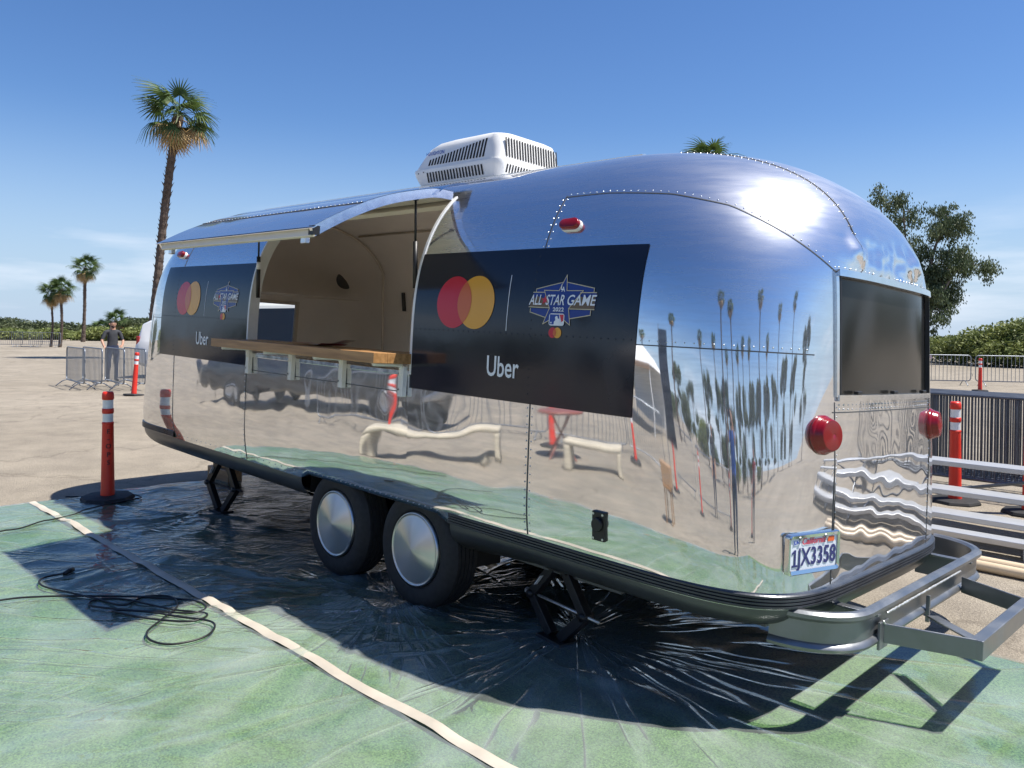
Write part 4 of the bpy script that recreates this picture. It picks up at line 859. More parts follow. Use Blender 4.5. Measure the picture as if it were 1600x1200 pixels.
for i in range(20):
    y = -.268 + i * .0282
    sl_.add([(.4605, y - .0075, .158), (.4605, y + .0075, .158), (.4385, y + .0075, .292), (.4385, y - .0075, .292)], [(0, 1, 2, 3)])
    if i < 19: sl_.add([(.4615, y - .007, .050), (.4615, y + .007, .050), (.4745, y + .007, .106), (.4745, y - .007, .106)], [(0, 1, 2, 3)])
tag(sl_.build('rear_louvre_slots', VENT, ac), kind='stuff')
v, f = text2d('HOUGHTON', .036, .0004); obj('maker_lettering', [(x - .26, -.3325 + (y + .262 - .15) * .02, y + .248) for x, y in v], f, V_MLBB, ac)
for (a, b) in ((-.42, .10), (-.36, .105)): disc((a, -.3535, b + .01), (0, -1, 0), .005, .003, BLACK, 'screw', ac, 8)
# roof seam strips beside the air conditioner
for y in (-.42, .42): MB().box((-.9, y, float(zsec(y)) + .004), (4.4, .035, .008), Matrix.Rotation(R(10 if y < 0 else -10), 4, 'X')).build('roof_seam_strip', ALU_DULL, trailer)

# ------------------------------------------------------------------ things on the counter
def on_counter(x, y, z=1.5335): return TM @ Vector((x, y, z))
P_RED2 = mat('red_leaflet', (.45, .02, .05), .4); P_WH = mat('white_leaflet', (.7, .7, .7), .5)
q = empty('paper_pile', on_counter(-.72, -1.22)); tag(q, 'loose red and white leaflets lying on the wooden counter', 'papers'); q.rotation_euler = TM.to_euler()
for k, (dx, dy, rz, m, cu) in enumerate(((0, 0, .2, P_RED2, .01), (.08, .02, -.3, P_RED2, .02), (.10, .03, .5, P_WH, .05), (-.12, .0, .1, P_RED2, .006))):
    v = []; 
    for i in range(7):
        for j in (0, 1):
            x, y = (i / 6 - .5) * .26, (j - .5) * .18; c, s = math.cos(rz), math.sin(rz); v.append((dx + x * c - y * s, dy + x * s + y * c, .0015 + k * .004 + cu * max(0, i / 6 - .35) ** 1.5 * 1.6))
    obj('leaflet', v, [(2 * i, 2 * i + 2, 2 * i + 3, 2 * i + 1) for i in range(6)], m, q, True)
# ------------------------------------------------------------------ plastic sheet over the turf
WH = [(TM @ Vector((x, y, 0))).to_2d() for x, y in ((.30, -1.18), (-.555, -1.18))]; JK = [Vector((-2.79, -.85)), Vector((1.23, -.87))]
rng = random.Random(5)
def fold_set(n): return [(rng.uniform(3, 17), rng.uniform(0, 6.28), rng.uniform(.4, 1)) for _ in range(n)]
FC = [(c, fold_set(9), rr) for c, rr in zip(WH + JK, (1.5, 1.3, .8, 1.1))]
LF = [(rng.uniform(TX0, 4.5), rng.uniform(-4, .4), rng.choice((R(95), R(55), R(-25))) + rng.gauss(0, .2), rng.uniform(.4, 1.3), rng.uniform(.035, .07), rng.uniform(.004, .010)) for _ in range(160)]
nx, ny = 400, 200; X = np.linspace(TX0 - .08, 5.4, nx + 1); Y = np.linspace(TY0 - .05, 1.05, ny + 1); GX, GY = np.meshgrid(X, Y)
H = np.full(GX.shape, .0165)
for c, fs_, rr in FC:
    dx, dy = GX - c.x, GY - c.y; r = np.hypot(dx, dy); th = np.arctan2(dy, dx) + .12 * np.sin(r * 5 + c.x)
    g = sum(a * np.sin(k * th + p) for k, p, a in fs_) / 3.0
    H += .016 * np.clip(g, 0, None) ** 1.3 * np.exp(-((r - .45) / rr) ** 2) + .010 * np.exp(-(r / .3) ** 2)
for x, y, a, L, w, h in LF:
    ca, sa = math.cos(a), math.sin(a); u = (GX - x) * ca + (GY - y) * sa; v_ = -(GX - x) * sa + (GY - y) * ca + .05 * np.sin(u * 3 + x * 7)
    H += h * np.exp(-(v_ / (w * 1.6)) ** 2) * np.exp(-(u / L) ** 2)
edge = np.array([turf_edge(x) for x in X]) + .05 + .05 * np.sin(X * 2.1) + .03 * np.sin(X * 7.3)
sc_ = (edge[None, :] - Y[0]) / (Y[-1] - Y[0]); GY2 = Y[0] + (GY - Y[0]) * sc_
GX2 = GX + (.05 * np.sin(GY * 3.1) + .025 * np.sin(GY * 9 + 1)) * np.exp(-((GX - X[0]) / .25))
fade = np.minimum(1, np.minimum((edge[None, :] - GY2) / .06, (GX - X[0]) / .06)); H = np.where(fade < 1, lerp(.0055, H, np.clip(fade, 0, 1)), H)
Kx = nx + 1
film = obj('plastic_sheet', np.stack([GX2, GY2, H], -1).reshape(-1, 3), [(j * Kx + i, j * Kx + i + 1, (j + 1) * Kx + i + 1, (j + 1) * Kx + i) for j in range(ny) for i in range(nx)], FILM, None, True)
tag(film, 'wrinkled clear plastic sheeting laid over the green turf', 'plastic sheet')
def film_h(x, y):
    i = int(np.clip((x - X[0]) / (X[1] - X[0]), 0, nx)); j = int(np.clip((y - Y[0]) / (Y[1] - Y[0]), 0, ny)); return float(H[j, i])
v = []; n = 170
for i in range(n + 1):
    x = lerp(-4.30, 4.4, i / n); w = .030 + .003 * noise.noise(Vector((x * 3, 0, 0))); yc_ = -1.955 + .012 * noise.noise(Vector((x * 1.3, 5, 0))) + .006 * noise.noise(Vector((x * 6, 9, 0)))
    z = max(film_h(x, yc_ + d) for d in (-.02, 0, .02)) + .006
    v += [(x, yc_ - w, z - .003), (x, yc_ - w * .4, z + .002), (x, yc_ + w * .5, z + .003), (x, yc_ + w, z - .002)]
tag(obj('seam_tape', v, [(4 * i + k, 4 * i + 4 + k, 4 * i + 5 + k, 4 * i + 1 + k) for i in range(n) for k in range(3)], TAPE, None, True), 'long cream tape strip sealing the seam of the plastic sheeting', 'tape')
# ------------------------------------------------------------------ power cords
def gl(p): return (p[0], p[1], p[2] if len(p) > 2 else film_h(p[0], p[1]) + .012)
COIL = [(-1.55, -3.7), (-1.44, -3.1), (-1.41, -2.86), (-1.32, -2.68), (-1.15, -2.46), (-.87, -2.18), (-.64, -2.03), (-.46, -2.04), (-.43, -2.14), (-.60, -2.27), (-.80, -2.40), (-.98, -2.50), (-1.06, -2.45), (-.98, -2.33), (-.78, -2.25), (-.55, -2.18), (-.36, -2.08), (-.30, -2.20), (-.48, -2.34), (-.80, -2.44), (-.66, -2.32), (-.42, -2.22), (-.20, -2.12), (-.05, -2.22), (-.06, -2.39), (-.18, -2.46), (-.31, -2.43), (-.44, -2.30), (-.62, -2.14), (-.82, -2.10), (-.92, -2.22), (-.86, -2.36), (-1.08, -2.44), (-1.30, -2.53), (-1.50, -2.60), (-1.63, -2.60), (-1.71, -2.54), (-1.72, -2.43)]
c1 = bez([gl(p) for p in COIL], 9)
o = empty('extension_cord', c1[0]); tag(o, 'black extension cord lying in a tangled coil on the plastic sheet', 'cord'); o.location = (0, 0, 0)
hh = np.convolve(np.pad([film_h(p.x, p.y) for p in c1], 6, 'edge'), np.ones(13) / 13, 'valid'); MB().tube([(p.x, p.y, hh[i] + .013) for i, p in enumerate(c1)], .0062, 6, True).build('cable', CABLE, o, True)
MB().tube([(-1.72, -2.43, .036), (-1.75, -2.39, .038), (-1.78, -2.36, .038)], [.011, .019, .016], 8).build('socket', CABLE, o, True)
c2 = bez([gl(p) for p in ((-2.6, -3.9), (-2.9, -3.1), (-3.17, -2.47), (-3.30, -2.22), (-3.42, -2.02), (-3.50, -1.82), (-3.62, -1.68), (-3.72, -1.42), (-3.80, -1.16), (-4.05, -1.22), (-4.30, -1.52), (-4.42, -1.64, .012))], 9)
tag(MB().tube([(p.x, p.y, (film_h(p.x, p.y) if p.x > -4.3 else 0) + .012) for p in c2], .0062, 6).build('power_cable', CABLE, None, True), 'thin black cable running past the foot of the near orange post', 'cord')

# ------------------------------------------------------------------ delineator posts
TEXTBLK = mat('black_stencil', (.02, .015, .015), .6)
def post_proto():
    p = empty('delineator_post')
    MB().lathe([(.0, .0), (.235, .0), (.24, .012), (.225, .038), (.12, .046), (.0, .046)], 8).build('base', RUBBER, p, False, .004)
    MB().lathe([(.064, .04), (.062, .09), (.060, .10), (.050, .72), (.053, .725), (.053, .735), (.046, .745), (.0, .745)], 20).build('post_body', ORANGE, p, True); smooth_angle(kids(p)[-1], 30)
    MB().lathe([(.0, .745), (.046, .745), (.046, .825), (.0, .825)], 20).build('reflective_band', REFLECT, p, True); smooth_angle(kids(p)[-1], 30)
    MB().lathe([(.0, .824), (.049, .824), (.052, .835), (.052, .862), (.049, .872), (.0, .872)], 20).build('collar', ORANGE, p, True); smooth_angle(kids(p)[-1], 30)
    MB().lathe([(.0, .872), (.046, .872), (.046, .955), (.0, .955)], 20).build('reflective_band', REFLECT, p, True); smooth_angle(kids(p)[-1], 30)
    MB().lathe([(.0, .955), (.050, .955), (.053, .965), (.052, 1.01), (.044, 1.03), (.0, 1.032)], 20).build('cap', ORANGE, p, True); smooth_angle(kids(p)[-1], 30)
    return p
def stencil(p, az):
    for ch, z in (('E', .655), ('-', .585), ('O', .515), ('P', .435), ('S', .360)):
        v, f = text2d(ch, .062, .001); r0 = lerp(.060, .050, (z - .10) / .62) + .0012
        obj('stencil_letter', [((r0) * math.cos(az + x / r0), (r0) * math.sin(az + x / r0), z + y) for x, y in v], f, TEXTBLK, p)
POST = post_proto(); G_ = 'orange delineator posts'
POST.location = (-3.99, -1.40, .020); POST.rotation_euler = (R(1.6), R(1.2), R(20)); tag(POST, 'orange post with E-OPS lettering standing at the sheet edge ahead of the trailer', 'post', G_)
plist = [(-15.65, 3.08, 'orange post standing before the crowd barriers on the left', 5), (1.61, 4.86, 'orange post standing between the bleachers and the stacked barriers', 2), (-2.95, 24.1, 'orange post in front of the far barrier row on the right', 0), (2.27, 4.80, 'orange post cut off by the right picture edge', 0)]
for x, y, lb, tl in plist:
    q = copy_tree(POST); q.location = (x, y, 0); q.rotation_euler = (R(tl * .6), R(-tl * .7), R(x * 30)); q['label'] = lb
az0 = math.atan2(CAM.y + 1.40, CAM.x + 3.99) - R(20); stencil(POST, az0 + .1)

# ------------------------------------------------------------------ crowd barriers
def barrier_proto(m, L=2.1, nb=19):
    b = empty('crowd_barrier'); r = .017; z0, z1 = .17, 1.06; c = .11; P = []
    for cx, cz, a0 in ((L / 2 - c, z1 - c, 0), (-L / 2 + c, z1 - c, 90), (-L / 2 + c, z0 + c, 180), (L / 2 - c, z0 + c, 270)):
        for i in range(5): a = R(a0 + 90 * i / 4); P.append((cx + c * math.cos(a), 0, cz + c * math.sin(a)))
    MB().tube(P, r, 7, closed=True).build('frame', m, b, True)
    k = MB()
    for i in range(nb): x = lerp(-L / 2, L / 2, (i + 1) / (nb + 1)); k.tube([(x, 0, z0), (x, 0, z1)], .009, 5, False)
    tag(k.build('upright_bars', m, b, True), kind='stuff')
    for x in (-L / 2 + .22, L / 2 - .22):
        MB().tube(bez([(x, -.30, .012), (x, -.10, z0 - .01), (x, .10, z0 - .01), (x, .30, .012)], 4), .014, 6).build('foot', m, b, True)
    MB().tube([(L / 2, 0, .78), (L / 2 + .05, 0, .78), (L / 2 + .05, 0, .70)], .009, 5).build('hook', m, b); MB().tube([(L / 2, 0, .42), (L / 2 + .05, 0, .42), (L / 2 + .05, 0, .34)], .009, 5).build('hook', m, b)
    return b
BG, BD = barrier_proto(GALV, 2.1, 15), barrier_proto(GALV_D, 2.3, 23)
def put_barrier(proto, x, y, rz, label, group, used=[], dz=0, tilt=0):
    q = proto if proto not in used else copy_tree(proto); used.append(proto); q.location = (x, y, dz); q.rotation_euler = (tilt, 0, rz); tag(q, label, 'barrier', group); return q
def put_between(p0, p1, label, group):
    a, b = Vector(p0), Vector(p1); d = b - a; return put_barrier(BG, (a.x + b.x) / 2, (a.y + b.y) / 2, math.atan2(d.y, d.x), label, group)
for k, (a, b) in enumerate((((-19.9, 2.85), (-17.8, 2.66)), ((-19.7, 3.20), (-17.65, 3.02)), ((-19.25, 3.62), (-17.1, 3.38)), ((-19.0, 4.02), (-16.9, 3.82)))):
    put_between(a, b, ('leftmost', 'second from left', 'third from left', 'rightmost')[k] + ' of the four steel barriers around the man in grey', 'barriers by the man')
fd = Vector((2.45, 1.96)).normalized(); f0 = Vector((-4.14, 26.6))
for k, lb in enumerate(('far steel barrier just right of the trailer', 'far steel barrier at the right picture edge')):
    c = f0 + fd * (-.75 + k * 2.25); put_barrier(BG, c.x, c.y, math.atan2(fd.y, fd.x), lb, 'far barrier row')
for k in range(4):
    c = f0 + fd * (-.75 - (k + 1) * 2.25) if k < 1 else f0 + fd * (-.75 + (k + 1) * 2.25); put_barrier(BG, c.x, c.y, math.atan2(fd.y, fd.x), 'far steel barrier farther along the row beyond the picture edge', 'far barrier row outside the view')
SIGN = mat('white_red_sign', (.62, .45, .45), .5); 
for d in (-1.25, 2.3):
    c = f0 + fd * d; s_ = MB().box((c.x, c.y, .98), (.5, .012, .13), Matrix.Rotation(math.atan2(fd.y, fd.x), 4, 'Z')).build('barrier_sign', SIGN); tag(s_, 'small pale sign hung on the far barrier ' + ('beside the trailer' if d < 0 else 'near the right edge'), 'sign', 'signs on the far barriers')
for k in range(6):
    put_barrier(BD, 1.45 + .10 * (k % 2) + (.03 * k), 5.42 + k * .13, R(-1 + .5 * (k % 3)), ('nearest dark barrier of the stack behind the bleachers' if k == 0 else 'farthest dark barrier of the stack behind the bleachers' if k == 5 else ('second', 'third', 'fourth', 'fifth')[k - 1] + ' barrier from the front of the dark stack behind the bleachers'), 'stacked dark barriers')
for k in range(3): put_barrier(BD, 3.95 + .06 * k, 5.45 + k * .15, R(1), 'dark steel barrier stacked beyond the right picture edge', 'stacked barriers outside the view')
for k, px in enumerate((12, 42, 70)):
    c = CAM + (rt * ((px - 800) / 1239.4) + fw) * 56; put_barrier(BG, c.x, c.y, math.atan2(rt.y, rt.x) + .05 * k, ('leftmost', 'middle', 'rightmost')[k] + ' of the three distant barriers below the left tree line', 'distant barriers at the left')
TG = mat('white_lot_line', (.55, .53, .49), .8, var=.2, scale=6)
# ------------------------------------------------------------------ bleachers
bl = empty('bleachers', (4.2, 3.0, 0)); tag(bl, 'low aluminium bleachers with plank seats behind the trailer', 'bleachers')
for y, z, w in ((.95, .535, .25), (.55, .345, .25), (.22, .205, .24), (-.05, .115, .16)):
    MB().box((0, y, z), (6.6, w, .045)).build('plank', PLANK, bl, bevel=.006)
for x in (-3.2, -1.55, 0, 1.55, 3.2):
    fr_ = MB().tube([(x, -.10, .075), (x, 1.05, .50)], .022, 6).build('frame', GALV, bl, True)
    MB().box((x, -.10, .045), (.06, .06, .09)).build('leg', GALV, fr_); MB().box((x, 1.02, .25), (.045, .045, .49)).build('leg', GALV, fr_); MB().box((x, .5, .0125), (.06, 1.2, .025)).build('skid', GALV, fr_)
MB().tube([(-3.2, 1.02, .08), (-1.55, 1.02, .48), (0, 1.02, .08)], .016, 6).build('brace', GALV, bl, True); MB().tube([(3.2, 1.02, .08), (1.55, 1.02, .48), (0, 1.02, .08)], .016, 6).build('brace', GALV, bl, True)
# tan pipes
for k, (y, lb) in enumerate(((2.33, 'nearer tan plastic pipe lying on the asphalt behind the bumper'), (2.47, 'farther tan plastic pipe lying on the asphalt behind the bumper'))):
    MBp = MB().tube([(1.2, y + .06, .04), (5.0, y - .02, .04)], .038, 14); tag(smooth_angle(MBp.build('tan_pipe', PVC), 40), lb, 'pipe', 'tan pipes')
# timber cribbing under the nose
for k, (x, y, z, sx_, sy, sz, lb) in enumerate(((-4.28, -.10, .07, .5, .16, .14, 'lower timber block under the trailer nose'), (-4.26, -.06, .20, .4, .14, .12, 'upper timber block under the trailer nose'))):
    tag(MB().box((x, y, z), (sx_, sy, sz), Matrix.Rotation(R(8 * k), 4, 'Z')).build('timber_block', TIMBER, None, False, .008), lb, 'block', 'timber blocks')
# ------------------------------------------------------------------ vegetation
def leaf_cloud(rg, blobs, per, size, flat=.6):
    """many small leaf quads through the volume of several ellipsoid clumps"""
    v = []; f = []
    for (cx, cy, cz, rx, ry, rz) in blobs:
        n = int(per * (rx * ry * rz) ** .6)
        for _ in range(n):
            d = Vector((rg.gauss(0, 1), rg.gauss(0, 1), rg.gauss(0, 1))).normalized(); r = rg.random() ** .45
            p = Vector((cx + d.x * rx * r, cy + d.y * ry * r, cz + d.z * rz * r)); s = size * rg.uniform(.6, 1.4)
            a = Vector((rg.gauss(0, 1), rg.gauss(0, 1), rg.gauss(0, flat))).normalized(); b = a.cross(Vector((rg.gauss(0, 1), rg.gauss(0, 1), rg.gauss(0, 1)))).normalized()
            k = len(v); v += [p - a * s, p + b * s * .45, p + a * s, p - b * s * .45]; f.append((k, k + 1, k + 2, k + 3))
    return v, f
def branchy(rg, base, top, r0, n, spread, m, parent, seg=6):
    mb = MB(); tips = []; base = Vector(base); top = Vector(top); mid = base.lerp(top, .5) + Vector((rg.uniform(-.3, .3), rg.uniform(-.3, .3), 0)) * spread * .2
    tr = bez([base, mid, top], 6); mb.tube(tr, [lerp(r0, r0 * .35, i / (len(tr) - 1)) for i in range(len(tr))], 8)
    for k in range(n):
        t = lerp(.28, 1, k / max(n - 1, 1)); p = tr[int(t * (len(tr) - 1))]; a = k * 2.4 + rg.uniform(-.5, .5); L = spread * rg.uniform(.6, 1.1) * (1.15 - .55 * t)
        q = p + Vector((math.cos(a) * L, math.sin(a) * L, L * rg.uniform(.35, .9))); mb.tube(bez([p, p.lerp(q, .5) + Vector((0, 0, L * .06)), q], 4), [r0 * .32 * (1 - .8 * i / 8) for i in range(9)], 5); tips.append(q)
        for _ in range(2):
            w = q + Vector((rg.uniform(-1, 1), rg.uniform(-1, 1), rg.uniform(.1, .8))) * L * .45; mb.tube([q.lerp(p, .25), w], [r0 * .12, r0 * .03], 4); tips.append(w)
    mb.build('trunk', m, parent, True); return tips
def tree(name, label, cat, loc, h, spread, m, seed, group=None, per=420, leaf=.11, n=9, trunk=.16, low=.30, lean=(0, 0), blob=.36):
    rg = random.Random(seed); t = empty(name, loc); tag(t, label, cat, group)
    tips = branchy(rg, (0, 0, -.1), (lean[0], lean[1], h * .72), trunk, n, spread, TRUNK, t)
    bl_ = []
    for q in tips:
        if q.z < h * low: q.z = h * low + rg.random() * .2 * h
        s = spread * blob * rg.uniform(.7, 1.25); bl_.append((q.x, q.y, min(q.z, h * .93), s, s, s * .75))
    v, f = leaf_cloud(rg, bl_, per, leaf); obj('crown', v, f, m, t); return t
def bush(name, label, loc, w, h, m, seed, group, leaf=.10, per=520):
    rg = random.Random(seed); t = empty(name, loc); tag(t, label, 'shrub', group); bl_ = []
    for k in range(9):
        a = rg.uniform(0, 6.28); r = rg.uniform(0, .75) * w / 2; s = rg.uniform(.22, .40); z = h * rg.uniform(.28, .72); bl_.append((math.cos(a) * r, math.sin(a) * r * .8, z, w * s, w * s * .8, h * rg.uniform(.22, .32)))
    bl_.append((0, 0, h * .3, w * .45, w * .4, h * .3))
    v, f = leaf_cloud(rg, bl_, per, leaf); obj('foliage', v, f, m, t); MB().tube([(0, 0, -.1), (.05, 0, h * .4)], [.08, .03], 6).build('stem', TRUNK, t); return t
# ---- fan palms
def frond_mesh(seed, L=1.0, droop=.5):
    rg = random.Random(seed); v = []; f = []
    pet = .95 * L; k = 5; P = [Vector((pet * i / k, 0, -droop * .30 * (i / k) ** 2 * L)) for i in range(k + 1)]
    for i, p in enumerate(P): v += [p + Vector((0, .025, 0)), p + Vector((0, -.025, 0)), p + Vector((0, 0, -.02))]
    for i in range(k): f += [(3 * i + j, 3 * i + (j + 1) % 3, 3 * i + 3 + (j + 1) % 3, 3 * i + 3 + j) for j in range(3)]
    c = P[-1]; n = 20
    for q in range(n):
        a = R(-125 + 250 * q / (n - 1)); ln = L * (.92 - .22 * abs(a) / 2.2) * rg.uniform(.88, 1.08); d = Vector((math.cos(a), math.sin(a), .10 * math.cos(3 * a))); w = d.cross(Vector((0, 0, 1))).normalized() * .050 * L; kk = len(v)
        for t in (0.0, .35, .68, 1.0):
            p = c + d * ln * t + Vector((0, 0, -droop * ln * (t ** 2.2) * .75 - (.35 * ln * max(0, t - .6)) * droop)); ww = w * (.35 + 1.3 * t) if t < .4 else w * (1.05 * (1 - t) / .65 + .04)
            v += [p + ww + Vector((0, 0, .015)), p - ww]
        f += [(kk + 2 * i, kk + 2 * i + 1, kk + 2 * i + 3, kk + 2 * i + 2) for i in range(3)]
    return v, f
FR = []
for i in range(3):
    o = [bpy.data.meshes.new('frond') for _ in range(2)]
    for me, m, dr in ((o[0], PALM_G, .55 + .3 * i), (o[1], PALM_D, 1.0 + .15 * i)):
        v, f = frond_mesh(20 + i, 1.0, dr); me.from_pydata([tuple(p) for p in v], [], f); me.materials.append(m)
    FR.append(o)
def palm(label, loc, h, crown, seed, lean=(0, 0), separate=False, group='fan palms', tr=.20):
    rg = random.Random(seed); t = empty('fan_palm', loc); tag(t, label, 'palm', group)
    pts = []; rs = []; N = max(24, int(h * 5))
    for i in range(N + 1):
        q = i / N; pts.append((lean[0] * q ** 1.5 + .10 * math.sin(q * 4 + seed), lean[1] * q ** 1.5 + .06 * math.sin(q * 5), h * q)); rs.append(tr * (1.25 - .45 * min(q * 3, 1)) * (1 + .11 * (i % 2)) * (1.0 + .35 * max(0, q - .88) / .12))
    trk = MB().tube(pts, rs, 10)
    for i in range(int(h * 26)):     # old leaf bases
        q = rg.uniform(.05, 1); a = rg.uniform(0, 6.28); j = int(q * N); c = Vector(pts[j]); r = rs[j]; d = Vector((math.cos(a), math.sin(a), 0)); s = Vector((-math.sin(a), math.cos(a), 0)); l_ = rg.uniform(.05, .13) * (1 + q) * tr * 4
        trk.add([c + d * r * .9 + s * .05, c + d * r * .9 - s * .05, c + d * (r + l_ * .6) + Vector((0, 0, l_)), c + d * r * .9 + Vector((0, 0, -.12))], [(0, 1, 2), (0, 2, 3), (1, 3, 2)])
    trk.build('trunk', BARK, t, False)
    top = Vector(pts[-1]); cr_v = {0: [], 1: []}; cr_f = {0: [], 1: []}
    nG, nD = 28, 20
    for k in range(nG + nD):
        dry = k >= nG; a = k * 2.399 + rg.uniform(-.3, .3); el = R(lerp(78, -38, (k / nG) ** .9)) if not dry else R(rg.uniform(-72, -8)); s = crown / 2 / 1.75 * rg.uniform(.85, 1.15)
        M = Matrix.Translation(top + Vector((0, 0, -.15 if dry else .1))) @ Matrix.Rotation(a, 4, 'Z') @ Matrix.Rotation(-el, 4, 'Y') @ Matrix.Rotation(rg.uniform(-.5, .5), 4, 'X') @ Matrix.Scale(s * (.85 if dry else 1), 4)
        me = FR[k % 3][1 if dry else 0]
        if separate:
            o = bpy.data.objects.new('frond', me); col.objects.link(o); o.parent = t; o.matrix_local = M
            if dry: o['label'] = 'dry drooping tan frond'
        else:
            w = 1 if dry else 0; b = len(cr_v[w]); cr_v[w] += [tuple(M @ p.co) for p in me.vertices]; cr_f[w] += [tuple(i + b for i in p.vertices) for p in me.polygons]
    if not separate:
        obj('crown', cr_v[0], cr_f[0], PALM_G, t); obj('dry_skirt', cr_v[1], cr_f[1], PALM_D, t)
    return t
palm('tall fan palm rising behind the nose of the trailer', (-35.95, 11.3, 0), 12.0, 3.5, 3, (.85, .85), True, tr=.22)
palm('fan palm standing alone beyond the lot on the left', (-77.2, 20.9, 0), 7.0, 2.7, 4, (.1, .1), tr=.16)
palm('left one of two small fan palms side by side', (-59.9, 13.45, 0), 3.9, 1.9, 5, (.05, 0), tr=.08); palm('right one of two small fan palms side by side', (-59.0, 13.75, 0), 4.2, 1.9, 6, (.1, .1), tr=.10)
palm('fan palm crown peeping over the trailer roof', (-19.6, 35.8, 0), 11.2, 3.6, 8, (.0, .0), tr=.3)
V2 = lambda px, D: CAM + (rt * ((px - 800) / 1239.4) + fw) * D
p = V2(181, 84); palm('short fan palm crown rising behind the man', (p.x, p.y, 0), 2.1, 2.6, 9, tr=.15); p = V2(157, 86); palm('low fan palm in the shrubs just left of the man', (p.x, p.y, 0), 1.3, 2.2, 10, tr=.15)
# eucalyptus on the right: several leaning stems, open drooping crown
def eucalyptus(loc):
    t = empty('eucalyptus_tree', loc); tag(t, 'tall open eucalyptus tree right of the trailer', 'tree'); rg = random.Random(42)
    ux = Vector((.713, .701, 0))   # sideways as seen from the lot
    S = lambda a, z, d=0: Vector((ux.x * a - .7 * d, ux.y * a + .71 * d, z))
    mb = MB(); tips = []
    limbs = [[S(.4, -.1), S(-.1, 2.4), S(-.9, 5.2, .5), S(-1.6, 8.6, .6)], [S(.4, -.1), S(.9, 2.0, -.3), S(2.0, 3.8, -.4), S(3.0, 4.9, -.2), S(4.1, 5.3)], [S(.4, -.1), S(.2, 2.6, .5), S(.3, 5.0, .7), S(-.2, 8.4, .4)], [S(.2, 2.0), S(1.2, 4.6), S(2.0, 6.5, .3), S(2.6, 7.6)], [S(-.1, 2.2), S(-1.3, 3.8, -.4), S(-2.2, 5.4)], [S(.8, 2.2), S(1.6, 3.3, .8), S(2.4, 4.2, 1.1)]]
    for lb in limbs:
        P = bez(lb, 6); mb.tube(P, [lerp(.16, .035, i / (len(P) - 1)) for i in range(len(P))], 6)
        for k in range(15):
            q = P[int(lerp(.34, 1, k / 14) * (len(P) - 1))]; L = rg.uniform(.6, 1.3); w = q + Vector((rg.uniform(-1, 1), rg.uniform(-1, 1), rg.uniform(-.25, .8))) * L; mb.tube([q, q.lerp(w, .5) + Vector((0, 0, .08)), w], [.035, .02, .008], 4); tips.append(w)
    mb.build('trunk', TRUNK, t, True)
    v, f = [], []
    for q in tips:
        for _ in range(rg.randint(5, 8)):
            c = q + Vector((rg.gauss(0, .38), rg.gauss(0, .38), rg.gauss(-.05, .26))); n = rg.randint(60, 95); rr = rg.uniform(.24, .42)
            for _ in range(n):
                p = c + Vector((rg.gauss(0, rr * .6), rg.gauss(0, rr * .6), rg.gauss(0, rr * .42))); s = rg.uniform(.11, .20); a = Vector((rg.gauss(0, .5), rg.gauss(0, .5), -1)).normalized(); b = a.orthogonal().normalized(); b.rotate(Matrix.Rotation(rg.uniform(0, 6.28), 3, a)); k = len(v); v += [p, p + a * s * .5 + b * s * .24, p + a * s, p + a * s * .5 - b * s * .24]; f.append((k, k + 1, k + 2, k + 3))
    obj('crown', v, f, EUC, t); return t
eucalyptus((-12.6, 47.0, 0)).scale = (.95, .95, 1.16)
# shrubs behind the far barriers on the right (around 40-60 m out)
V2 = lambda px, D: CAM + (rt * ((px - 800) / 1239.4) + fw) * D
for k, (px, D, w, h, m, lb) in enumerate(((1490, 52, 5.5, 1.9, BUSH, 'low green shrub below the eucalyptus'), (1540, 48, 5.5, 2.5, BUSH, 'rounded green shrub between the eucalyptus and the picture edge'), (1592, 46, 6.0, 2.9, BUSH, 'tallest green shrub at the right picture edge'), (1640, 50, 6, 3.0, BUSH_D, 'shrub just outside the right edge'))):
    p = V2(px, D); bush('green_shrub', lb, (p.x, p.y, 0), w, h, m, 60 + k, 'shrubs right of the trailer', .11, 900)
# tree line on the left
TL = [(-18, 95, 9.0, 5.2, BUSH_D, 'tree'), (18, 80, 4.6, 2.0, BUSH, ''), (40, 86, 6.5, 2.6, BUSH_D, ''), (52, 90, 5.0, 3.3, RUST_LEAF, ''), (72, 84, 5.0, 2.3, BUSH, ''), (90, 88, 6.0, 2.7, BUSH_D, ''), (110, 92, 6.5, 3.1, BUSH, ''), (132, 90, 6, 2.9, BUSH_D, ''), (150, 82, 4.5, 2.0, BUSH, ''), (172, 92, 6, 2.4, BUSH, ''), (203, 86, 5.5, 2.7, BUSH, ''), (228, 88, 6.0, 3.3, BUSH_D, ''), (255, 90, 6, 3.0, BUSH, '')]
words_ = ['dark tree at the left picture edge', 'light green shrub beside the left edge tree', 'dark shrub left of the dry brown one', 'dry brownish shrub in the left tree line', 'light shrub right of the dry brown one', 'dark shrub behind the two small palms', 'green shrub between the small palms and the lone palm', 'dark shrub right behind the lone palm trunk', 'low light shrub right of the lone palm', 'green shrub just left of the man', 'green shrub just right of the man', 'dark shrub behind the white vehicle at the left', 'shrub hidden behind the trailer nose']
for k, ((px, D, w, h, m, kd), lb) in enumerate(zip(TL, words_)):
    p = V2(px, D); bush('tree_line_shrub', lb, (p.x, p.y, -.1), w * 1.2, h * (.50 + .16 * (k % 3)), m, 80 + k, 'tree line at the left', .17, 330)
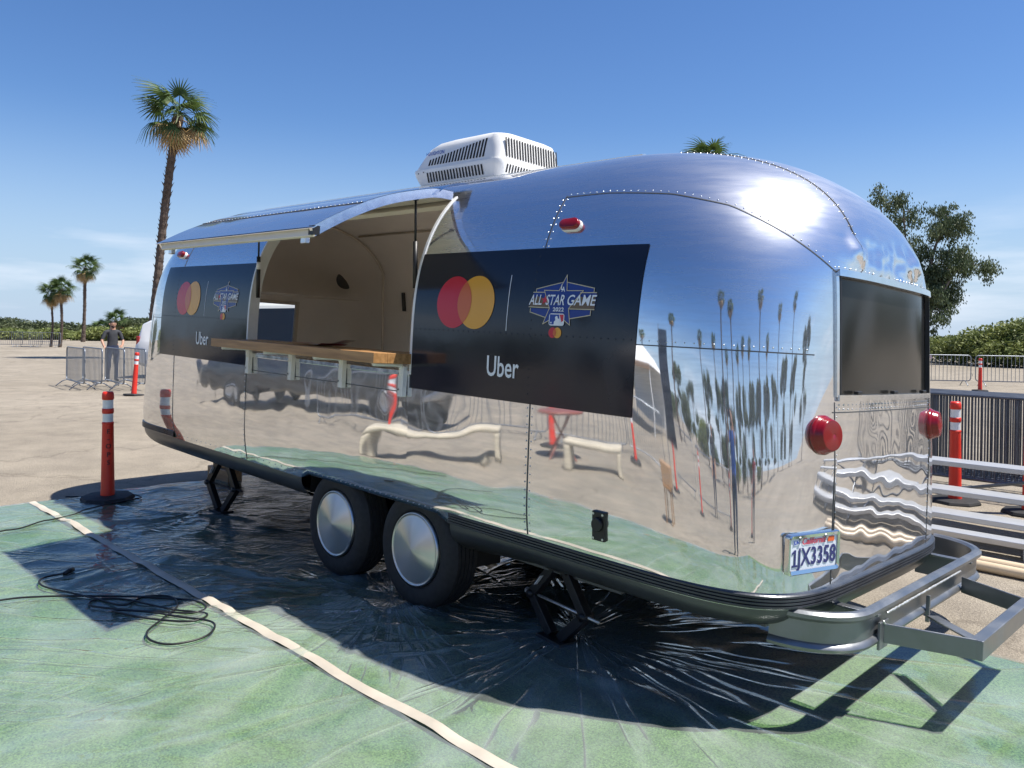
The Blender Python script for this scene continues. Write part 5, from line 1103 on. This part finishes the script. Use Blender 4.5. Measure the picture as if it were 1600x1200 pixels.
# low fence / hedge line at the lot edge and more trees all round (seen in the metal)
for k in range(34):
    a = R(-30 - k * 9.0) if k < 34 else 0; D = 62 + 26 * ((k * 37) % 10) / 10
    if k > 25: a = R(60 + (k - 26) * 12)
    x, y = CAM.x + math.cos(a) * D, CAM.y + math.sin(a) * D
    d = Vector((x, y, 0)) - CAM; u = d.dot(rt) / max(d.dot(fw), .01)
    if d.dot(fw) > 0 and abs(u) < .75: continue
    bush('distant_shrub', 'bushy green tree far off behind the photographer', (x, y, 0), 8 + (k * 13 % 5), 3.0 + (k * 7 % 5) * .8, (BUSH, BUSH_D, EUC)[k % 3], 200 + k, 'far trees behind the photographer', .22, 150)
# ------------------------------------------------------------------ vehicles
CARWHITE = mat('white_car_paint', (.74, .74, .72), .25, 0, coat=.8, var=.03, scale=2); CARBLACK = mat('black_car_paint', (.012, .013, .016), .22, 0, coat=.8); CARGLASS = mat('car_glass', (.012, .014, .016), .06, 0, spec=.8)
RIM = mat('alloy_rim', (.45, .46, .48), .3, .9); LAMP_R = mat('lamp_red', (.35, .01, .01), .2, coat=.6); LAMP_W = mat('lamp_clear', (.7, .72, .74), .15, .3)
def vehicle(name, label, cat, loc, rz, paint, st_, glass, wheels, L, W, group=None):
    """st_: stations (x, z_low, z_belt, z_top, half width, half width at top)"""
    c = empty(name, loc, rz); tag(c, label, cat, group); loops = []
    for x, zl, zb, zt, w, wt in st_:
        h = [(.0, zl), (w * .86, zl), (w * .97, zl + .10), (w, lerp(zl, zb, .45)), (w * .985, zb - .06), (w * .955, zb), (lerp(w * .955, wt, .92), lerp(zb, zt, .90)), (wt * .90, zt - .01), (.0, zt + .015)]
        loops.append([(x, y, z) for y, z in h] + [(x, -y, z) for y, z in h[-2:0:-1]])
    n = len(loops[0]); o = obj('body', [p for l_ in loops for p in l_], [(i * n + k, i * n + (k + 1) % n, (i + 1) * n + (k + 1) % n, (i + 1) * n + k) for i in range(len(loops) - 1) for k in range(n)] + [tuple(range(n))[::-1], tuple((len(loops) - 1) * n + k for k in range(n))], paint, c); smooth_angle(o, 32)
    for sd in (-1, 1):
        for pts in glass:   # (x, t) with t from belt to roof
            v = []
            for x, t in pts:
                for a, b in zip(st_[:-1], st_[1:]):
                    if a[0] <= x <= b[0] or b[0] <= x <= a[0]:
                        u = (x - a[0]) / (b[0] - a[0]); q = [lerp(i, j, u) for i, j in zip(a, b)]; break
                y = lerp(q[4] * .955, lerp(q[4] * .955, q[5], .92), t / .9); v.append((x, sd * (y + .006), lerp(q[2], q[3], t)))
            obj('side_window', v, [tuple(range(len(v)))], CARGLASS, c)
        for x in wheels:
            Q = Matrix.Translation((x, sd * (W / 2 - .01), .37)) @ Matrix.Rotation(R(90) * -sd, 4, 'X'); w = MB().lathe([(.23, .0), (.30, .012), (.355, .0), (.37, -.03), (.37, -.20), (.34, -.23), (.2, -.23)], 24, Q).build('wheel', RUBBER, c, True); smooth_angle(w, 40)
            MB().lathe([(.0, .006), (.06, .012), (.20, -.004), (.228, .010), (.235, -.01), (.0, -.05)], 24, Q).build('rim', RIM, w, True)
            MB().lathe([(.0, -.018), (.415, -.018), (.415, -.012), (.0, -.012)], 24, Q).build('wheel_arch', BLACK, w)
    return c
SUV = [(-2.55, .50, .80, .86, .84, .70), (-2.45, .42, .98, 1.02, .92, .78), (-2.0, .36, 1.06, 1.13, .97, .82), (-1.25, .34, 1.12, 1.20, .99, .84), (-1.15, .34, 1.13, 1.24, .99, .83), (-.45, .34, 1.15, 1.80, .99, .74), (-.1, .34, 1.16, 1.86, .99, .74), (1.2, .34, 1.17, 1.89, .99, .74), (2.3, .36, 1.19, 1.85, .98, .73), (2.52, .40, 1.18, 1.74, .96, .74), (2.66, .48, 1.08, 1.16, .93, .80), (2.70, .55, .95, 1.0, .90, .80)]
SG = [[(-.92, .10), (-.05, .10), (-.05, .86), (-.42, .84)], [(.0, .10), (.95, .10), (.95, .86), (.0, .86)], [(1.02, .10), (2.2, .10), (2.12, .84), (1.02, .86)]]
def suv(label, loc, rz, paint, group, sc=1.0):
    c = vehicle('parked_suv', label, 'car', loc, rz, paint, SUV, SG, (-1.55, 1.55), 5.2, 1.98, group); c.scale = (sc, sc, sc)
    obj('windscreen', [(-1.08, -.72, 1.30), (-1.08, .72, 1.30), (-.52, .60, 1.765), (-.52, -.60, 1.765)], [(0, 1, 2, 3)], CARGLASS, c); obj('rear_window', [(2.545, -.66, 1.28), (2.545, .66, 1.28), (2.50, .58, 1.70), (2.50, -.58, 1.70)], [(0, 3, 2, 1)], CARGLASS, c)
    for sd in (-1, 1):
        MB().box((2.60, sd * .86, 1.12), (.10, .10, .42)).build('tail_lamp', LAMP_R, c, bevel=.02); MB().box((-2.42, sd * .72, .86), (.14, .32, .15)).build('headlamp', LAMP_W, c, bevel=.03)
        MB().box((-.80, sd * 1.06, 1.22), (.12, .20, .14)).build('wing_mirror', paint, c, bevel=.03); MB().tube([(-.2, sd * .66, 1.92), (2.1, sd * .66, 1.90)], .018, 6).build('roof_rail', BLACK, c, True)
    MB().box((2.70, 0, .62), (.10, 1.7, .18)).build('rear_bumper', BLACK, c, bevel=.03); MB().box((-2.54, 0, .58), (.10, 1.6, .22)).build('front_bumper', BLACK, c, bevel=.03)
    return c
ang = math.atan2(rt.y, rt.x)
p = V2(226, 26); suv('white car behind the barriers, mostly hidden by the trailer nose', (p.x + rt.x * 2.80, p.y + rt.y * 2.80, 0), ang + math.pi, CARWHITE, 'white cars')
p = V2(640, 13.2); suv('white car seen through the front window inside the hatch', (p.x, p.y, 0), ang + math.pi + .15, CARWHITE, 'white cars', 1.12)
PU = [(-2.75, .55, .88, .95, .88, .74), (-2.65, .45, 1.08, 1.14, .97, .82), (-2.2, .40, 1.16, 1.24, 1.0, .86), (-1.35, .38, 1.20, 1.30, 1.0, .86), (-1.25, .38, 1.20, 1.33, 1.0, .84), (-.55, .38, 1.22, 1.88, 1.0, .76), (-.2, .38, 1.22, 1.93, 1.0, .76), (.75, .38, 1.23, 1.92, 1.0, .76), (1.0, .38, 1.23, 1.50, 1.0, .82), (1.06, .38, 1.23, 1.27, 1.0, .92), (2.75, .42, 1.23, 1.26, 1.0, .92), (2.85, .46, 1.20, 1.23, .98, .90)]
PG = [[(-1.0, .10), (-.12, .10), (-.12, .86), (-.50, .84)], [(-.05, .10), (.72, .10), (.72, .86), (-.05, .86)]]
t = vehicle('pickup_truck', 'black pickup truck parked behind the photographer, mirrored in the trailer side', 'truck', (-10.8, -7.7, 0), R(-22), CARBLACK, PU, PG, (-1.75, 1.85), 5.6, 2.0)
for sd in (-1, 1): MB().box((2.84, sd * .90, 1.0), (.06, .12, .36)).build('tail_lamp', LAMP_R, t, bevel=.02)
MB().box((2.90, 0, .58), (.12, 1.8, .16)).build('rear_bumper', RIM, t, bevel=.03)

# ------------------------------------------------------------------ people
SKIN = mat('skin', (.42, .23, .15), .55); SHIRT_G = mat('charcoal_polo', (.035, .037, .043), .8, var=.15, scale=14); JEANS = mat('blue_jeans', (.022, .032, .07), .8, var=.25, scale=20); SHOE = mat('dark_shoes', (.02, .018, .016), .6); HAIR = mat('dark_hair', (.012, .009, .007), .7); SHIRT_B = mat('blue_shirt', (.03, .10, .38), .75)
def person(label, loc, rz, shirt, armsL, armsR, height=1.78, head_turn=0.0, mats=None):
    """one skinned body; arms given as elbow, wrist, grip points in the person's frame (x right, y forward)"""
    k = height / 1.78; J = {}; E = []
    def j(n, p, r, g, par=None):
        J[n] = (Vector(p) * k, r * k, g)
        if par: E.append((par, n))
    j('pelvis', (0, 0, .96), .155, 'j'); j('belly', (0, .01, 1.10), .150, 's', 'pelvis'); j('chest', (0, .0, 1.30), .158, 's', 'belly'); j('collar', (0, -.01, 1.44), .115, 's', 'chest'); j('neck', (0, .0, 1.53), .058, 'k', 'collar'); j('jaw', (0, .022, 1.60), .070, 'k', 'neck'); j('brow', (0, .012, 1.69), .086, 'k', 'jaw'); j('crown', (0, -.012, 1.745), .055, 'h', 'brow')
    for sd, nm, arm in ((-1, 'L', armsL), (1, 'R', armsR)):
        j('hip' + nm, (sd * .095, 0, .90), .105, 'j', 'pelvis'); j('knee' + nm, (sd * .105, .015, .50), .066, 'j', 'hip' + nm); j('ankle' + nm, (sd * .11, -.02, .10), .046, 'j', 'knee' + nm); j('heel' + nm, (sd * .11, -.035, .045), .042, 'o', 'ankle' + nm); j('toe' + nm, (sd * .13, .16, .035), .034, 'o', 'heel' + nm)
        j('shoulder' + nm, (sd * .185, -.01, 1.43), .072, 's', 'collar'); el, wr, gr = [Vector(q) for q in arm]; sh = Vector((sd * .185, -.01, 1.43)); j('sleeve' + nm, sh.lerp(el, .55), .056, 's', 'shoulder' + nm); j('elbow' + nm, el, .042, 'k', 'sleeve' + nm); j('wrist' + nm, wr, .030, 'k', 'elbow' + nm)
        d = (gr - wr).normalized(); side = d.cross(Vector((0, 0, 1))); side = side.normalized() if side.length > .1 else Vector((1, 0, 0)); j('palm' + nm, wr + d * .07, .034, 'k', 'wrist' + nm)
        dnv = Vector((0, 0, -1)) if abs(d.z) < .8 else Vector((0, 1, 0))
        for q, (of, ln) in enumerate(((-.028, .066), (-.010, .076), (.009, .072), (.027, .056))):
            b = wr + d * .10 + side * of; j('knuckle%d%s' % (q, nm), b, .0115, 'k', 'palm' + nm); j('tip%d%s' % (q, nm), b + d * ln * .6 + dnv * ln * .55, .0085, 'k', 'knuckle%d%s' % (q, nm))
        j('thumb' + nm, wr + d * .055 - side * sd * .050, .011, 'k', 'palm' + nm); j('thumbtip' + nm, wr + d * .10 - side * sd * .058 + dnv * .02, .009, 'k', 'thumb' + nm)
    names = list(J); me = bpy.data.meshes.new('person'); me.from_pydata([J[n][0] for n in names], [(names.index(a), names.index(b)) for a, b in E], [])
    o = bpy.data.objects.new('person', me); col.objects.link(o); sk = o.modifiers.new('skin', 'SKIN'); sk.use_smooth_shade = True; ss = o.modifiers.new('sub', 'SUBSURF'); ss.levels = ss.render_levels = 2
    for i, n in enumerate(names):
        d = me.skin_vertices[0].data[i]; d.radius = (J[n][1], J[n][1] * (.72 if n in ('pelvis', 'belly', 'chest', 'collar') else 1)); d.use_root = n == 'pelvis'
    m2 = bpy.data.meshes.new_from_object(o.evaluated_get(bpy.context.evaluated_depsgraph_get())); bpy.data.objects.remove(o)
    sets = {'s': shirt, 'j': JEANS, 'k': SKIN, 'o': SHOE, 'h': HAIR}; ks = list(sets)
    m2.materials.clear()
    for q in ks: m2.materials.append(sets[q])
    pts = [(J[n][0], J[n][2]) for n in names] + [(J[a][0].lerp(J[b][0], .5), J[a][2]) for a, b in E] + [((J['hip' + s][0]).lerp(J['knee' + s][0], t), 'j') for s in 'LR' for t in (.25, .5, .75)] + [(J['knee' + s][0].lerp(J['ankle' + s][0], t), 'j') for s in 'LR' for t in (.3, .6, .9)] + [(J['elbow' + s][0].lerp(J['wrist' + s][0], t), 'k') for s in 'LR' for t in (.2, .5, .8)]
    for p in m2.polygons:
        g = min(pts, key=lambda q: (q[0] - p.center).length_squared)[1]
        if p.center.z > 1.70 * k or (p.center.z > 1.60 * k and p.center.y < -.02 * k and abs(p.center.x) < .12 * k): g = 'h'
        p.material_index = ks.index(g)
    m2.shade_smooth(); o = bpy.data.objects.new('person', m2); col.objects.link(o); o.location = loc; o.rotation_euler = (0, 0, rz); tag(o, label, 'person')
    # face
    hd = Vector((0, .012, 1.685)) * k; EYE = mat('eye_dark', (.02, .015, .012), .3)
    for sd in (-1, 1):
        MB().lathe([(0, -.010), (.009, -.006), (.011, 0), (.009, .006), (0, .010)], 8, Matrix.Translation(Vector((sd * .032, .092, 1.672)) * k)).build('eye', EYE, o, True)
        MB().lathe([(0, -.03), (.012, -.02), (.016, 0), (.012, .02), (0, .03)], 8, Matrix.Translation(Vector((sd * .090, .0, 1.655)) * k)).build('ear', SKIN, o, True)
    MB().tube([Vector((0, .095, 1.672)) * k, Vector((0, .116, 1.632)) * k], [.008, .016], 6).build('nose', SKIN, o, True)
    MB().box(Vector((0, .092, 1.592)) * k, (.055, .016, .012)).build('mouth', mat('lip', (.28, .10, .09), .5), o, bevel=.004)
    MB().lathe([(0, -.05), (.045, -.035), (.062, 0), (.06, .025)], 12, Matrix.Translation(Vector((0, .034, 1.585)) * k)).build('beard', HAIR, o, True)
    return o
p = V2(176, 23.6); fy = math.atan2(CAM.y - p.y, CAM.x - p.x) - math.pi / 2
person('man in a dark grey polo and jeans leaning on the barriers', (p.x, p.y, 0), fy + .25, SHIRT_G, ((-.27, .06, 1.17), (-.20, .26, 1.05), (-.14, .36, 1.03)), ((.30, .05, 1.18), (.28, .22, 1.02), (.27, .34, .98)), 1.82)
# photographer: seen only as the mirrored figure in the rear corner of the trailer
q = CAM - Vector((fw.x, fw.y, 0)) * .50; fy = math.atan2(fw.y, fw.x) - math.pi / 2
person('photographer in a blue shirt and jeans holding up a phone', (q.x, q.y, .016), fy, SHIRT_B, ((-.22, .18, 1.38), (-.11, .36, 1.62), (-.055, .44, 1.68)), ((.22, .18, 1.38), (.11, .36, 1.62), (.055, .44, 1.68)), 1.80)
PH = MB().box((0, 0, 0), (.155, .009, .075)).build('phone', BLACK, None, False, .004); PH.location = CAM - fw * .035 + Vector((0, 0, -.004)); PH.rotation_euler = (0, 0, fy); tag(PH, 'black phone held up level by the photographer', 'phone')

# ------------------------------------------------------------------ the rest of the lot behind the photographer (mirrored in the metal)
SOFA = mat('beige_outdoor_fabric', (.52, .46, .35), .8, var=.06, scale=12); 
def bench(label, loc, rz, L):
    s = empty('waterfall_bench', loc, rz); tag(s, label, 'bench', 'beige benches behind the photographer')
    MB().box((0, 0, .40), (L, .46, .09)).build('top', SOFA, s, bevel=.035)
    for sd in (-1, 1): MB().box((sd * (L / 2 - .05), 0, .18), (.10, .46, .36)).build('side_panel', SOFA, s, bevel=.03)
    return s
bench('long beige waterfall bench mirrored in the trailer side', (-4.05, -4.95, 0), R(-40), 1.9); bench('short beige waterfall bench beside the long one', (-1.9, -6.1, 0), R(-30), 1.2)
RUST = mat('red_brown_paint', (.22, .05, .03), .5); tb = empty('cafe_table', (-3.0, -6.4, 0)); tag(tb, 'small red brown table behind the beige benches', 'table'); MB().lathe([(0, .70), (.38, .70), (.40, .72), (.38, .74), (0, .74)], 24).build('top', RUST, tb)
for a in range(4): MB().tube([(.30 * math.cos(a * 1.57), .30 * math.sin(a * 1.57), .0), (-.2 * math.cos(a * 1.57), -.2 * math.sin(a * 1.57), .70)], .015, 6).build('leg', RUST, tb)
for k in range(4): put_barrier(BG, -7.4 + 1.95 * k, -6.3 - 1.0 * k, R(-27), 'steel barrier in the row behind the beige benches', 'barriers behind the photographer')
for k, (x, y) in enumerate(((-6.6, -6.2), (-3.9, -7.2), (-1.9, -8.3), (.2, -9.5), (2.5, -9.2), (6.2, -9.0), (9.0, -6.5))):
    q = copy_tree(POST); [bpy.data.objects.remove(c) for c in kids(q) if c.name.startswith('stencil')]; q.location = (x, y, 0); q.rotation_euler = (0, 0, k); q['label'] = 'orange post standing behind the photographer'; q['group'] = 'posts behind the photographer'
for k in range(3): put_barrier(BG, 1.0 + 2.3 * k, -11.0 + .5 * k, R(12), 'steel barrier far behind the photographer', 'barriers farther behind the photographer')
# white marquee wall with timber beam, banner flag, cardboard box on a stool
MQ = mat('white_canvas', (.70, .69, .66), .7); mq = empty('marquee', (-6.5, -21, 0), R(15)); tag(mq, 'white marquee standing behind the photographer', 'tent')
for x in (-3, 3):
    for y in (-2, 2): MB().box((x, y, 1.2), (.08, .08, 2.4)).build('pole', WHITEM, mq)
MB().add([(-3.1, -2.1, 2.4), (3.1, -2.1, 2.4), (3.1, 2.1, 2.4), (-3.1, 2.1, 2.4), (0, 0, 3.7)], [(0, 1, 4), (1, 2, 4), (2, 3, 4), (3, 0, 4)]).build('roof', MQ, mq); MB().box((0, -2.05, 1.3), (6.1, .03, 2.2)).build('back_wall', MQ, mq); MB().box((0, 2.1, 2.3), (6.2, .06, .25)).build('valance', TIMBER, mq)
fl_ = empty('feather_flag', (.2, -8.2, 0)); tag(fl_, 'dark upright feather flag behind the photographer', 'flag'); MB().tube([(0, 0, 0), (0, 0, 3.2)], .02, 6).build('pole', GALV, fl_); MB().box((.30, 0, 1.9), (.58, .02, 2.2)).build('banner_cloth', VINYL, fl_, bevel=.01)
stl = empty('stool', (.7, -5.6, 0)); tag(stl, 'small wooden stool behind the photographer', 'stool'); MB().box((0, 0, .44), (.34, .34, .035)).build('seat', TIMBER, stl, bevel=.006)
for sx_ in (-.13, .13):
    for sy in (-.13, .13): MB().box((sx_, sy, .21), (.03, .03, .42)).build('leg', TIMBER, stl)
CARD = mat('cardboard', (.36, .22, .12), .8); tag(MB().box((.7, -5.6, .5755), (.38, .30, .23)).build('cardboard_box', CARD, None, False, .004), 'brown cardboard box on the small stool', 'box')
rg = random.Random(77)
PALMS = [(-98, 34, 10), (-80, 44, 11), (-70, 48, 12), (-64, 30, 15), (-60, 50, 11), (-55, 40, 17), (-50, 52, 12), (-45, 46, 12), (-38, 52, 13), (-28, 36, 16), (-20, 50, 12), (-8, 44, 14), (6, 48, 14), (-112, 54, 9), (-128, 60, 10)]
protos = {}
for k, (a, D, h) in enumerate(PALMS):
    key = k % 4; x, y = 2.3 + math.cos(R(a)) * D, -1.1 + math.sin(R(a)) * D
    if key not in protos:
        q = palm('tall fan palm standing behind the photographer', (x, y, 0), 13.0, 3.2, 300 + k, (.3 * (-1) ** k, .2), group='palms behind the photographer', tr=.24); protos[key] = q; s = h / 13
    else: q = copy_tree(protos[key]); s = h / 13
    q.location = (x, y, 0); q.scale = (s * .9 + .1, s * .9 + .1, s); q.rotation_euler = (0, 0, k * 1.3)
# slim dark trees among the palms
tp = None
for k, (a, D, h) in enumerate(((-96, 40, 6), (-88, 36, 5), (-77, 38, 7), (-69, 34, 6.5), (-63, 40, 8), (-57, 36, 6), (-50, 42, 8), (-44, 36, 7), (-37, 42, 8.5), (-29, 38, 8), (-21, 44, 9), (-13, 38, 8), (-2, 42, 9), (9, 44, 8), (20, 42, 9))):
    x, y = 2.3 + math.cos(R(a)) * D, -1.1 + math.sin(R(a)) * D
    if tp is None: tp = q = tree('leafy_tree', 'dark leafy tree standing behind the photographer', 'tree', (x, y, 0), 7.5, 2.2, BUSH_D, 500, 'trees behind the photographer', 300, .15, 8)
    else: q = copy_tree(tp)
    q.location = (x, y, 0); q.scale = (h / 7.5, h / 7.5, h / 7.5); q.rotation_euler = (0, 0, k * 1.7)
# three more people standing around behind
ARM = (((-.25, .02, 1.15), (-.24, .10, .92), (-.24, .12, .80)), ((.25, .02, 1.15), (.24, .10, .92), (.24, .12, .80)))
for (x, y, rz, c, lb) in ((6.6, -8.6, .5, (.5, .5, .52), 'person in a white shirt standing behind the photographer'), (8.4, -5.6, 1.0, (.35, .03, .03), 'person in a red shirt standing behind the photographer'), (4.4, -10.2, .2, (.02, .02, .025), 'person in a black shirt standing behind the photographer')):
    person(lb, (x, y, 0), rz, mat('shirt_cloth', c, .8, var=.1, scale=14), ARM[0], ARM[1], 1.74)
